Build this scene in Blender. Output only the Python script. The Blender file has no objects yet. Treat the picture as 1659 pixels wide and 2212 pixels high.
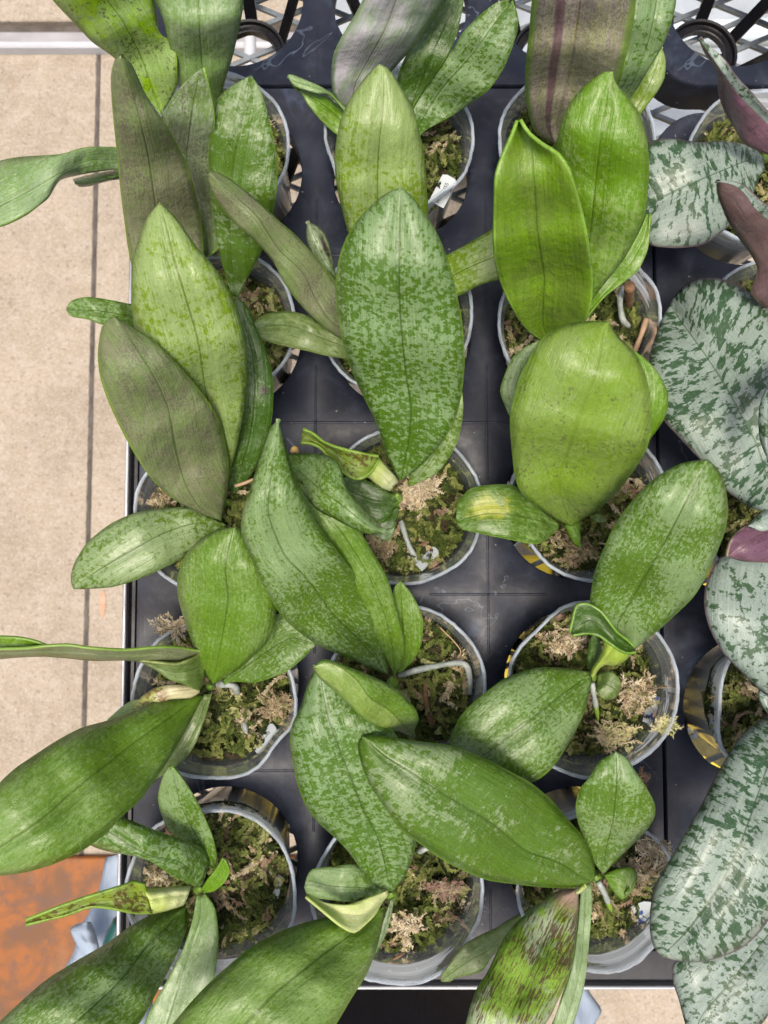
import bpy, math, random
import numpy as np
from mathutils import Vector, noise as mnoise
R_ = math.radians
random.seed(7)
scene = bpy.context.scene

# ---------------------------------------------------------------- camera
K = 0.0283            # cm per reading unit on the tray deck (the frame is 1659 x 2212 units)
CAM_H = 42.0          # cm above the tray deck
cd = bpy.data.cameras.new("camera"); cam = bpy.data.objects.new("camera", cd)
scene.collection.objects.link(cam); scene.camera = cam
TILT = math.radians(2.9)   # the lens leans a little towards the far end of the bench
cam.location = (0, -CAM_H / 100 * math.sin(TILT), CAM_H / 100 * math.cos(TILT)); cam.rotation_euler = (TILT, 0, 0)
cd.sensor_fit = 'VERTICAL'; cd.sensor_height = 36.0; cd.sensor_width = 27.0
cd.lens = 36.0 * CAM_H / (2212 * K)
cd.clip_start = 0.01; cd.clip_end = 50
cd.dof.use_dof = True; cd.dof.focus_distance = 0.345; cd.dof.aperture_fstop = 15.0

# ---------------------------------------------------------------- world and sun
SUN_EL, SUN_ROT = 80, 190
w = bpy.data.worlds.new("World"); scene.world = w; w.use_nodes = True
nt = w.node_tree
for n in list(nt.nodes): nt.nodes.remove(n)
sky = nt.nodes.new('ShaderNodeTexSky'); sky.sky_type = 'NISHITA'; sky.sun_disc = False
sky.sun_elevation = R_(SUN_EL); sky.sun_rotation = R_(SUN_ROT)
sky.air_density = 1.0; sky.dust_density = 8.0; sky.ozone_density = 0.6; sky.altitude = 50
bg = nt.nodes.new('ShaderNodeBackground'); bg.inputs[1].default_value = 0.10
wo = nt.nodes.new('ShaderNodeOutputWorld')
nt.links.new(sky.outputs[0], bg.inputs[0]); nt.links.new(bg.outputs[0], wo.inputs[0])
sd = bpy.data.lights.new("sun", 'SUN'); sd.energy = 1.5; sd.angle = R_(17); sd.color = (1.0, 0.93, 0.82)
sun = bpy.data.objects.new("sun", sd); scene.collection.objects.link(sun)
el, az = R_(SUN_EL), R_(SUN_ROT)
sdir = Vector((math.sin(az) * math.cos(el), math.cos(az) * math.cos(el), math.sin(el)))
sun.rotation_euler = sdir.to_track_quat('Z', 'Y').to_euler(); sun.location = sdir * 2
scene.view_settings.view_transform = 'Standard'; scene.view_settings.look = 'None'
scene.view_settings.exposure = 0.9; scene.view_settings.gamma = 1.0
scene.cycles.max_bounces = 10; scene.cycles.transparent_max_bounces = 16
scene.cycles.diffuse_bounces = 4; scene.cycles.glossy_bounces = 4

# ---------------------------------------------------------------- helpers
def W(u, v, z):
    """reading position on the deck plane, at height z cm -> metres"""
    dx, dy = (u - 829.5) * K / CAM_H, -(v - 1106) * K / CAM_H
    d = Vector((dx, math.sin(TILT) + dy * math.cos(TILT), -math.cos(TILT) + dy * math.sin(TILT)))
    c = cam.location
    k = (z / 100 - c.z) / d.z
    return Vector((c.x + d.x * k, c.y + d.y * k, z / 100))
def D(u, v, z=0.0):
    """deck coordinates -> metres, straight down (no perspective)"""
    return Vector(((u - 829.5) * K / 100, -(v - 1106) * K / 100, z / 100))

def empty(name, loc, label=None, cat=None, group=None, kind=None):
    o = bpy.data.objects.new(name, None); scene.collection.objects.link(o)
    o.location = loc; o.empty_display_size = 0.02
    tag(o, label, cat, group, kind); return o
def tag(o, label=None, cat=None, group=None, kind=None):
    if label: o['label'] = label
    if cat: o['category'] = cat
    if group: o['group'] = group
    if kind: o['kind'] = kind
    return o
def mesh_obj(name, verts, faces, mats, parent=None, smooth=True, mi=None):
    me = bpy.data.meshes.new(name)
    vs = [tuple(v) for v in verts]
    if parent is not None:
        p = parent
        off = Vector((0, 0, 0))
        while p is not None:
            off += p.location; p = p.parent
        vs = [(v[0] - off.x, v[1] - off.y, v[2] - off.z) for v in vs]
    me.from_pydata(vs, [], faces)
    for m in (mats if isinstance(mats, (list, tuple)) else [mats]): me.materials.append(m)
    if smooth: me.polygons.foreach_set('use_smooth', [True] * len(me.polygons))
    if mi is not None: me.polygons.foreach_set('material_index', mi)
    me.update()
    o = bpy.data.objects.new(name, me); scene.collection.objects.link(o)
    if parent is not None: o.parent = parent
    return o
def parse(s): return [tuple(float(c) for c in p.split(',')) for p in s.split()]
def crs(pts, n):
    """Catmull-Rom through pts, resampled to n+1 points by arc length"""
    P = [Vector(p) for p in pts]
    if len(P) == 1: return [P[0].copy() for _ in range(n + 1)]
    P = [P[0] * 2 - P[1]] + P + [P[-1] * 2 - P[-2]]
    out = []
    for i in range(1, len(P) - 2):
        a, b, c, d = P[i - 1], P[i], P[i + 1], P[i + 2]
        for k in range(8):
            t = k / 8
            q = 0.5 * ((2 * b) + (c - a) * t + (2 * a - 5 * b + 4 * c - d) * t * t + (3 * b - a - 3 * c + d) * t ** 3)
            out.append(q * 0.75 + (b + (c - b) * t) * 0.25)
    out.append(P[-2])
    L = [0.0]
    for i in range(1, len(out)): L.append(L[-1] + (out[i] - out[i - 1]).length)
    res, j = [], 0
    for i in range(n + 1):
        s = L[-1] * i / n
        while j < len(L) - 2 and L[j + 1] < s: j += 1
        f = (s - L[j]) / max(L[j + 1] - L[j], 1e-9)
        res.append(out[j].lerp(out[j + 1], min(max(f, 0), 1)))
    return res
def ramp1(vals, t):
    if isinstance(vals, (int, float)): return float(vals)
    x = t * (len(vals) - 1); i = min(int(x), len(vals) - 2); f = x - i
    f2 = f * f * (3 - 2 * f) * 0.5 + f * 0.5
    return vals[i] + (vals[i + 1] - vals[i]) * f2

# ---------------------------------------------------------------- node helpers
class NT:
    def __init__(s, name):
        s.m = bpy.data.materials.new(name); s.m.use_nodes = True
        s.t = s.m.node_tree
        for n in list(s.t.nodes): s.t.nodes.remove(n)
        s.out = s.t.nodes.new('ShaderNodeOutputMaterial')
    def n(s, typ, ins=None, **kw):
        nd = s.t.nodes.new('ShaderNode' + typ)
        for k, v in kw.items(): setattr(nd, k, v)
        for k, v in (ins or {}).items(): s.set(nd.inputs[k], v)
        return nd
    def set(s, sock, v):
        if isinstance(v, bpy.types.NodeSocket): s.t.links.new(v, sock)
        elif isinstance(v, (tuple, list)) and len(v) == 3 and sock.type == 'RGBA': sock.default_value = (*v, 1)
        else: sock.default_value = v
    def math(s, op, a, b=0.0, c=None):
        nd = s.n('Math', operation=op); s.set(nd.inputs[0], a); s.set(nd.inputs[1], b)
        if c is not None: s.set(nd.inputs[2], c)
        return nd.outputs[0]
    def step(s, x, lo, hi, a=0.0, b=1.0):
        nd = s.n('MapRange', interpolation_type='SMOOTHSTEP')
        for i, v in enumerate((x, lo, hi, a, b)): s.set(nd.inputs[i], v)
        return nd.outputs[0]
    def mix(s, f, a, b, typ='MIX'):
        nd = s.n('Mix', data_type='RGBA', blend_type=typ)
        s.set(nd.inputs[0], f); s.set(nd.inputs[6], a); s.set(nd.inputs[7], b)
        return nd.outputs[2]
    def noise(s, vec, scale, detail=3.0, rough=0.55, dist=0.0):
        nd = s.n('TexNoise'); s.set(nd.inputs['Vector'], vec)
        nd.inputs['Scale'].default_value = scale; nd.inputs['Detail'].default_value = detail
        nd.inputs['Roughness'].default_value = rough; nd.inputs['Distortion'].default_value = dist
        return nd.outputs[0]
    def vmul(s, vec, v3):
        nd = s.n('VectorMath', operation='MULTIPLY'); s.set(nd.inputs[0], vec); nd.inputs[1].default_value = v3
        return nd.outputs[0]
    def vadd(s, a, b):
        nd = s.n('VectorMath', operation='ADD'); s.set(nd.inputs[0], a); s.set(nd.inputs[1], b)
        return nd.outputs[0]
    def bump(s, h, strength, dist=0.001, normal=None):
        nd = s.n('Bump', {'Height': h}); nd.inputs['Strength'].default_value = strength
        nd.inputs['Distance'].default_value = dist
        if normal is not None: s.set(nd.inputs['Normal'], normal)
        return nd.outputs[0]
    def coords(s): return s.n('TexCoord').outputs['Object']
    def pbsdf(s, col, rough=0.5, spec=0.5, normal=None, metal=0.0, **kw):
        nd = s.n('BsdfPrincipled')
        s.set(nd.inputs['Base Color'], col); s.set(nd.inputs['Roughness'], rough)
        s.set(nd.inputs['Specular IOR Level'], spec); s.set(nd.inputs['Metallic'], metal)
        if normal is not None: s.set(nd.inputs['Normal'], normal)
        for k, v in kw.items(): s.set(nd.inputs[k.replace('_', ' ')], v)
        return nd.outputs[0]
    def done(s, sh): s.t.links.new(sh, s.out.inputs[0]); return s.m

# ---------------------------------------------------------------- leaf material
def leafmat(name, a, b, scale=1.6, asp=(1.0, 1.0), thr=0.5, soft=0.03, grad=0.0, lf=0.25, fine=0.35,
            tint=None, tintamt=0.3, spots=None, edge=(0.16, 0.3, 0.03), edgew=0.05, mid=None, midw=0.022,
            rough=0.30, spec=0.5, trans=0.2, veins=0.3, basecol=None, baset=0.2, stripe=None, dust=0.4, patch=None, det=5, vfol=0.12):
    g = NT(name)
    uv = g.n('UVMap', uv_map='cm').outputs[0]
    st = g.n('UVMap', uv_map='st').outputs[0]
    rnd = g.n('ObjectInfo').outputs['Random']
    rv = g.n('CombineXYZ'); g.set(rv.inputs[0], g.math('MULTIPLY', rnd, 91.0)); g.set(rv.inputs[1], g.math('MULTIPLY', rnd, 47.0))
    g.set(rv.inputs[2], g.math('MULTIPLY', rnd, 13.0))
    co = g.vadd(uv, rv.outputs[0])
    sep = g.n('SeparateXYZ', {0: st}); sx, t = sep.outputs[0], sep.outputs[1]
    s_ = g.math('SUBTRACT', g.math('MULTIPLY', sx, 2.0), 1.0)      # -1..1 across
    sa = g.math('ABSOLUTE', s_)
    ca = g.vmul(co, (asp[0], asp[1], 1))
    n1 = g.noise(ca, scale, det, 0.62, 0.25)
    low = g.noise(co, 0.28, 1.5, 0.5)
    vein = g.noise(g.vmul(co, (9.0, 0.22, 1)), 1.0, 3, 0.6)
    v = g.math('ADD', n1, g.math('MULTIPLY', g.math('SUBTRACT', low, 0.5), lf * 1.6))
    v = g.math('ADD', v, g.math('MULTIPLY', g.math('SUBTRACT', vein, 0.5), vfol))
    v = g.math('ADD', v, g.math('MULTIPLY', g.math('SUBTRACT', t, 0.5), grad))
    m1 = g.step(v, thr - soft, thr + soft)
    n2 = g.noise(ca, scale * 2.6, 3, 0.6)
    v2 = g.math('ADD', n2, g.math('MULTIPLY', g.math('SUBTRACT', v, thr), 0.8))
    m2 = g.step(v2, 0.49, 0.53)
    m = g.math('ADD', g.math('MULTIPLY', m1, 1 - fine), g.math('MULTIPLY', m2, fine))
    # brightness drift of the leaf tissue itself
    col = g.mix(m, a, b)
    if tint is not None:
        tl = g.noise(g.vadd(co, (31, 7, 3)), 0.45, 2, 0.5)
        col = g.mix(g.math('MULTIPLY', g.step(tl, 0.4, 0.68), tintamt), col, tint)
    if spots is not None:
        sc, ssc, sthr, samt = spots[:4]
        sasp = spots[4] if len(spots) > 4 else (1, 1)
        sn = g.noise(g.vmul(g.vadd(co, (3, 55, 9)), (sasp[0], sasp[1], 1)), ssc, 3, 0.6)
        sn = g.math('ADD', sn, g.math('MULTIPLY', g.math('SUBTRACT', g.noise(co, 0.6, 2, 0.5), 0.5), 0.45))
        col = g.mix(g.math('MULTIPLY', g.step(sn, sthr - 0.015, sthr + 0.03), samt), col, sc)
    if basecol is not None:
        bt = g.step(g.math('ADD', t, g.math('MULTIPLY', low, 0.1)), baset, baset + 0.14, 1.0, 0.0)
        col = g.mix(bt, col, basecol)
    if stripe is not None:
        scol, sc0, sw = stripe
        d = g.math('ABSOLUTE', g.math('SUBTRACT', g.math('ADD', s_, g.math('MULTIPLY', low, 0.1)), sc0))
        col = g.mix(g.math('MULTIPLY', g.step(d, sw * 0.5, sw, 1.0, 0.0), 0.85), col, scol)
    if patch is not None:
        s0, t0, rs, rt, pc = patch
        dx_ = g.math('DIVIDE', g.math('SUBTRACT', s_, s0), rs); dy_ = g.math('DIVIDE', g.math('SUBTRACT', t, t0), rt)
        dd_ = g.math('SQRT', g.math('ADD', g.math('MULTIPLY', dx_, dx_), g.math('MULTIPLY', dy_, dy_)))
        dd_ = g.math('ADD', dd_, g.math('MULTIPLY', g.math('SUBTRACT', g.noise(co, 1.8, 4, 0.7), 0.5), 2.2))
        col = g.mix(g.step(dd_, 0.2, 1.1, 0.95, 0.0), col, pc)
    grain = g.noise(co, 22, 3, 0.7)
    gr = g.step(grain, 0.3, 0.75, 0.82, 1.16)
    gr = g.math('MULTIPLY', gr, g.step(vein, 0.35, 0.65, 1.0 - 0.3 * veins, 1.0 + 0.3 * veins))
    gc = g.n('CombineColor')
    for i in range(3): g.set(gc.inputs[i], gr)
    col = g.mix(1.0, col, gc.outputs[0], 'MULTIPLY')
    # midrib line
    mw = g.math('ADD', sa, g.math('MULTIPLY', g.noise(co, 1.5, 2), 0.02))
    mc = mid if mid is not None else tuple(c * 0.45 for c in a)
    col = g.mix(g.step(mw, midw * 0.4 + 0.008, midw + 0.012, 0.75, 0.0), col, mc)
    # pale edge line
    if edgew > 0:
        col = g.mix(g.step(sa, 1 - edgew, 1 - edgew * 0.35, 0.0, 0.85), col, edge)
    # dried water marks and dust
    dn = g.noise(co, 0.9, 4, 0.6, 1.0)
    dl = g.math('ABSOLUTE', g.math('SUBTRACT', dn, 0.56))
    dm = g.math('MULTIPLY', g.step(dl, 0.0, 0.007, 1.0, 0.0), g.step(g.noise(co, 0.8, 2), 0.55, 0.68))
    dd = g.math('MAXIMUM', dm, g.step(g.noise(co, 9, 3, 0.6), 0.70, 0.74))
    col = g.mix(g.math('MULTIPLY', dd, dust), col, (0.42, 0.5, 0.42))
    h = g.math('ADD', g.math('MULTIPLY', g.noise(co, 11, 3, 0.6), 0.9), g.math('MULTIPLY', vein, 1.4))
    h = g.math('ADD', h, g.math('MULTIPLY', g.noise(co, 1.1, 2, 0.5), 5.0))
    h = g.math('ADD', h, g.math('MULTIPLY', n1, 0.5))
    h = g.math('ADD', h, g.math('MULTIPLY', g.step(sa, 0.0, 0.05), 1.5))
    nrm = g.bump(h, 0.5, 0.0006)
    rg = g.step(g.noise(co, 1.3, 3), 0.3, 0.7, rough - 0.06, rough + 0.08)
    pb = g.pbsdf(col, rg, spec, nrm, Coat_Weight=0.18, Coat_Roughness=0.22)
    tr = g.n('BsdfTranslucent', {'Color': g.mix(0.5, col, (0.35, 0.6, 0.03), 'MIX')}).outputs[0]
    mx = g.n('MixShader', {0: trans, 1: pb, 2: tr})
    return g.done(mx.outputs[0])

_leafmat = leafmat
LM = {}
def leafmat(name, *a_, **k_):
    LM[name] = (a_, k_); return _leafmat(name, *a_, **k_)
def variant(key, suffix, **over):
    nm = M[key].name; a_, k_ = LM[nm]; k2 = dict(k_); k2.update(over)
    M[key + suffix] = _leafmat(nm + suffix, *a_, **k2)
M = {}
M['mot'] = leafmat('leaf_mottled', (0.095, 0.175, 0.010), (0.23, 0.32, 0.14), 3.8, (0.85, 1.1), 0.46, 0.02, 0.10, 0.3, 0.3, det=3)
M['motx'] = leafmat('leaf_mottled_cross', (0.065, 0.145, 0.006), (0.18, 0.28, 0.115), 3.8, (0.8, 1.25), 0.495, 0.016, 0.06, 0.22, 0.2, det=3)
M['fleck'] = leafmat('leaf_silver_flecks', (0.075, 0.155, 0.009), (0.20, 0.28, 0.125), 2.8, (0.8, 1.3), 0.60, 0.016, 0.10, 0.5, 0.4, det=4)
M['green'] = leafmat('leaf_green', (0.105, 0.205, 0.012), (0.175, 0.285, 0.07), 6.0, (1, 0.8), 0.51, 0.05, 0.10, 0.4, 0.55)
M['green2'] = leafmat('leaf_green_speckled', (0.080, 0.165, 0.008), (0.20, 0.30, 0.12), 5.5, (1.0, 0.85), 0.49, 0.02, 0.10, 0.45, 0.4)
M['dark'] = leafmat('leaf_dark', (0.045, 0.105, 0.008), (0.12, 0.19, 0.07), 4.5, (1, 0.8), 0.54, 0.04, 0.1, 0.5, 0.45)
M['pale'] = leafmat('leaf_pale', (0.18, 0.30, 0.085), (0.27, 0.375, 0.19), 5.0, (1, 0.7), 0.47, 0.08, 0.1, 0.5, 0.5)
M['lime'] = leafmat('leaf_lime', (0.125, 0.26, 0.008), (0.22, 0.345, 0.08), 4.0, (1, 1.0), 0.56, 0.05, 0.16, 0.6, 0.5, trans=0.25)
M['limemot'] = leafmat('leaf_lime_mottled', (0.16, 0.26, 0.010), (0.26, 0.36, 0.12), 3.6, (1, 1.0), 0.45, 0.03, 0.24, 0.35, 0.3, trans=0.22, det=3)
M['bright'] = leafmat('leaf_bright', (0.15, 0.29, 0.008), (0.18, 0.30, 0.03), 3.0, (1, 1), 0.55, 0.12, 0.1, 0.5, 0.4,
    spots=((0.10, 0.10, 0.03), 7.0, 0.66, 0.7), edge=(0.22, 0.40, 0.05), mid=(0.05, 0.10, 0.01), trans=0.24, tint=(0.13, 0.20, 0.03), tintamt=0.6)
M['bright2'] = leafmat('leaf_bright_speckled', (0.17, 0.285, 0.02), (0.20, 0.31, 0.055), 3.0, (1, 1), 0.55, 0.12, 0.1, 0.5, 0.4,
    spots=((0.09, 0.075, 0.04), 5.5, 0.645, 0.75), edge=(0.22, 0.38, 0.05), mid=(0.14, 0.235, 0.02), trans=0.2, dust=0.3, tint=(0.2, 0.27, 0.09), tintamt=0.3, veins=0.1)
M['brown'] = leafmat('leaf_brown_underside', (0.165, 0.235, 0.075), (0.20, 0.215, 0.115), 1.2, (1, 0.6), 0.5, 0.2, -0.1, 0.35, 0.2,
    spots=((0.11, 0.095, 0.07), 9.0, 0.55, 0.7), edge=(0.22, 0.36, 0.03), edgew=0.07, mid=(0.06, 0.09, 0.02), rough=0.42)
M['edge'] = leafmat('leaf_grey_green_edgewise', (0.15, 0.20, 0.07), (0.19, 0.22, 0.11), 2.2, (1, 0.6), 0.5, 0.12, 0, 0.5, 0.2,
    spots=((0.10, 0.10, 0.05), 8.0, 0.6, 0.6), edge=(0.2, 0.34, 0.04), edgew=0.12, mid=(0.1, 0.15, 0.03), rough=0.42)
M['spk'] = leafmat('leaf_silver_purple_speckle', (0.14, 0.22, 0.06), (0.23, 0.30, 0.17), 4.0, (1, 0.7), 0.46, 0.06, 0.2, 0.5, 0.3,
    spots=((0.10, 0.085, 0.055), 7.0, 0.575, 0.7), edge=(0.2, 0.36, 0.04))
M['spot'] = leafmat('leaf_yellow_brown_spots', (0.24, 0.35, 0.03), (0.27, 0.37, 0.09), 1.4, (1, 1), 0.5, 0.1, 0.1, 0.5, 0.3,
    spots=((0.10, 0.045, 0.012), 5.0, 0.53, 0.85), edge=(0.24, 0.4, 0.05), trans=0.3, dust=0.1)
M['limespot'] = leafmat('leaf_lime_brown_spots', (0.28, 0.50, 0.004), (0.30, 0.45, 0.13), 1.6, (1, 1), 0.58, 0.12, -0.35, 0.7, 0.2,
    spots=((0.07, 0.06, 0.02), 6.0, 0.62, 0.75), edge=(0.28, 0.42, 0.05), trans=0.32, dust=0.1)
M['maroon'] = leafmat('leaf_maroon_stripes', (0.23, 0.38, 0.04), (0.33, 0.41, 0.24), 1.4, (1, 0.8), 0.52, 0.08, 0.05, 0.9, 0.2,
    spots=((0.10, 0.04, 0.022), 4.2, 0.52, 0.85, (2.2, 0.35)), edge=(0.22, 0.30, 0.08), basecol=(0.45, 0.30, 0.24), baset=0.09, trans=0.22, edgew=0.04)
M['lilac'] = leafmat('leaf_lilac_sheen', (0.25, 0.32, 0.22), (0.45, 0.43, 0.47), 1.1, (1, 0.5), 0.47, 0.18, -0.12, 0.7, 0.15,
    edge=(0.18, 0.30, 0.12), edgew=0.16, mid=(0.17, 0.10, 0.13), rough=0.3, spec=0.6, trans=0.1, veins=0.15)
M['mauve'] = leafmat('leaf_mauve_brown', (0.28, 0.30, 0.14), (0.33, 0.285, 0.24), 1.6, (1.6, 0.4), 0.43, 0.25, 0, 0.5, 0.25,
    spots=((0.12, 0.09, 0.08), 8.0, 0.56, 0.5), edge=(0.2, 0.36, 0.03), edgew=0.16, mid=(0.16, 0.09, 0.06), midw=0.01,
    stripe=((0.14, 0.075, 0.09), -0.33, 0.13), veins=0.3, rough=0.38, trans=0.12)
M['schill'] = leafmat('leaf_silver_dark_blotches', (0.03, 0.075, 0.028), (0.235, 0.295, 0.245), 2.3, (0.6, 1.4), 0.475, 0.009, 0.0, 0.12, 0.15,
    edge=(0.13, 0.09, 0.10), edgew=0.045, mid=(0.03, 0.075, 0.025), midw=0.02, rough=0.42, trans=0.06, dust=0.2, det=3, vfol=0.0)
M['schillb'] = leafmat('leaf_silver_small_blotches', (0.03, 0.075, 0.026), (0.225, 0.285, 0.245), 2.8, (0.8, 1.15), 0.445, 0.009, 0.0, 0.12, 0.15,
    edge=(0.13, 0.09, 0.10), edgew=0.045, mid=(0.03, 0.07, 0.02), midw=0.02, rough=0.42, trans=0.06, dust=0.2, det=3, vfol=0.0)
M['purple'] = leafmat('leaf_purple_underside', (0.12, 0.055, 0.085), (0.15, 0.075, 0.10), 1.2, (1, 0.6), 0.5, 0.15, 0, 0.6, 0.2,
    spots=((0.07, 0.02, 0.045), 6.5, 0.62, 0.7), edge=(0.2, 0.17, 0.1), edgew=0.05, mid=(0.2, 0.13, 0.09), midw=0.008, rough=0.45, trans=0.04)
M['plum'] = leafmat('leaf_brown_plum', (0.09, 0.05, 0.05), (0.105, 0.065, 0.058), 1.2, (1, 0.6), 0.5, 0.15, 0, 0.6, 0.2,
    spots=((0.05, 0.02, 0.03), 6.5, 0.66, 0.5), edge=(0.13, 0.10, 0.06), edgew=0.05, mid=(0.13, 0.08, 0.06), midw=0.008, rough=0.45, trans=0.04)
M['cream'] = leafmat('leaf_cream_sheath', (0.60, 0.70, 0.22), (0.72, 0.76, 0.42), 1.0, (1, 0.3), 0.5, 0.2, -0.6, 0.3, 0.1,
    edge=(0.5, 0.58, 0.2), edgew=0.06, mid=(0.5, 0.58, 0.2), rough=0.33, veins=0.12, trans=0.35, dust=0.0)
M['sheath'] = leafmat('leaf_yellowgreen_sheath', (0.3, 0.43, 0.04), (0.38, 0.48, 0.10), 1.0, (1, 0.3), 0.5, 0.2, -0.4, 0.3, 0.1,
    edge=(0.25, 0.4, 0.04), edgew=0.06, mid=(0.3, 0.42, 0.05), rough=0.33, veins=0.3, trans=0.25, dust=0.05)
M['pinky'] = leafmat('leaf_pink_spotted', (0.33, 0.38, 0.09), (0.46, 0.40, 0.22), 1.2, (1, 0.6), 0.5, 0.12, -0.4, 0.4, 0.1,
    spots=((0.17, 0.05, 0.04), 5.5, 0.54, 0.75), edge=(0.42, 0.38, 0.2), edgew=0.08, basecol=(0.56, 0.52, 0.3), baset=0.45, trans=0.2, dust=0.05)
M['yellowing'] = leafmat('leaf_yellow_patch', (0.075, 0.15, 0.01), (0.15, 0.25, 0.06), 4.5, (1, 0.7), 0.52, 0.06, 0.1, 0.5, 0.4,
    edge=(0.16, 0.27, 0.04), patch=(-0.2, 0.66, 0.6, 0.24, (0.33, 0.36, 0.04)))
M['olive'] = leafmat('leaf_olive', (0.10, 0.16, 0.03), (0.17, 0.235, 0.08), 4.0, (1, 0.7), 0.52, 0.1, 0.1, 0.5, 0.4, edge=(0.2, 0.24, 0.06))
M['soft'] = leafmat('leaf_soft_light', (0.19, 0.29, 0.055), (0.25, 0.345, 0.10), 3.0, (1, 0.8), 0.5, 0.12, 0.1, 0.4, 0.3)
BR = (0.05, 0.03, 0.018)
variant('lime', '_scarred', patch=(0.35, 0.93, 0.12, 0.035, BR))
variant('dark', '_scarred', patch=(0.55, 0.52, 0.4, 0.03, (0.04, 0.02, 0.02)))
variant('mot', '_scarred', patch=(0.96, 0.27, 0.10, 0.04, (0.09, 0.05, 0.02)))
variant('spk', '_scarred', patch=(0.5, 0.5, 0.3, 0.3, (0.04, 0.02, 0.02)))
variant('green', '_ringed', dust=0.6)
variant('spot', '_dark', tint=(0.09, 0.16, 0.02), tintamt=0.8)

# ---------------------------------------------------------------- leaf builder
def leaf(parent, L, Mi, Rr, z, mat, tf=1, fold=-0.25, bulge=0.16, n=30, m=5, zl=None, zr=None, matR=None,
         name='leaf', label=None, wav=0.1, thick=0.0013):
    """L, Mi, Rr: outline left, midrib, outline right. tf=1: lists run tip to base. z runs base to tip (cm)."""
    L, Mi, Rr = (parse(x) if isinstance(x, str) else list(x) for x in (L, Mi, Rr))
    if tf: L, Mi, Rr = L[::-1], Mi[::-1], Rr[::-1]
    Lc, Mc, Rc = crs(L, n), crs(Mi, n), crs(Rr, n)
    seed = random.random() * 50
    verts, cm, st = [], [], []
    along = 0.0
    prevw = None
    for i in range(n + 1):
        t = i / n
        z0 = ramp1(z, t)
        eL = ramp1(zl, t) if zl is not None else ramp1(fold, t)
        eR = ramp1(zr, t) if zr is not None else ramp1(fold, t)
        mp = W(Mc[i].x, Mc[i].y, z0)
        if prevw is not None: along += (mp - prevw).length * 100
        prevw = mp
        row = []
        for j in range(-m, m + 1):
            a = abs(j) / m
            E = Lc[i] if j < 0 else Rc[i]
            e = eL if j < 0 else eR
            p = Mc[i].lerp(E, a)
            hw = (E - Mc[i]).length * K
            zz = z0 + e * a ** 1.6 + bulge * min(hw, 3.0) * 0.5 * math.sin(math.pi * min(a ** 0.8 * 0.94, 1))
            zz += wav * mnoise.noise(Vector((t * 4 + seed, j / m * 1.3, seed))) * min(1, 4 * t) * min(1.0, hw)
            verts.append(W(p.x, p.y, zz))
            cm.append((hw * a * (-1 if j < 0 else 1), along))
            st.append((0.5 + 0.5 * j / m, t))
    w_ = 2 * m + 1
    faces = []
    for i in range(n):
        for j in range(2 * m):
            q = i * w_ + j
            faces.append((q, q + 1, q + 1 + w_, q + w_))
    # orient up
    nz = 0
    for f in faces[::7]:
        a, b, c, d = (verts[k] for k in f); nz += (c - a).cross(d - b).z
    if nz < 0: faces = [f[::-1] for f in faces]
    mats = [M[mat]]; mi = None
    if matR:
        mats.append(M[matR]); mi = [0 if (k % (2 * m)) < m else 1 for k in range(len(faces))]
    o = mesh_obj(name, verts, faces, mats, parent, True, mi)
    me = o.data
    u1 = me.uv_layers.new(name='cm'); u2 = me.uv_layers.new(name='st')
    li = np.zeros(len(me.loops), dtype=np.int32); me.loops.foreach_get('vertex_index', li)
    u1.data.foreach_set('uv', np.array(cm, dtype=np.float32)[li].ravel())
    u2.data.foreach_set('uv', np.array(st, dtype=np.float32)[li].ravel())
    sm = o.modifiers.new('thickness', 'SOLIDIFY'); sm.thickness = thick; sm.offset = -1; sm.use_rim = True
    if label: o['label'] = label
    return o

def tube(name, pts, radii, mat, parent=None, seg=8, sub=5, cap=True, label=None):
    """pts in metres"""
    n = (len(pts) - 1) * sub
    P = crs(pts, n)
    verts, faces = [], []
    ax = Vector((0.3, 0.2, 1)).normalized()
    for i, p in enumerate(P):
        tg = (P[min(i + 1, n)] - P[max(i - 1, 0)]).normalized()
        s = tg.cross(ax)
        if s.length < 1e-4: s = tg.cross(Vector((1, 0, 0)))
        s.normalize(); b = tg.cross(s).normalized()
        r = ramp1(radii, i / n) / 100
        for k in range(seg):
            an = 2 * math.pi * k / seg
            verts.append(p + (s * math.cos(an) + b * math.sin(an)) * r)
    for i in range(n):
        for k in range(seg):
            faces.append((i * seg + k, i * seg + (k + 1) % seg, (i + 1) * seg + (k + 1) % seg, (i + 1) * seg + k))
    if cap:
        faces.append(tuple(range(seg))[::-1]); faces.append(tuple(n * seg + k for k in range(seg)))
    o = mesh_obj(name, verts, faces, mat, parent)
    if label: o['label'] = label
    return o

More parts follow.
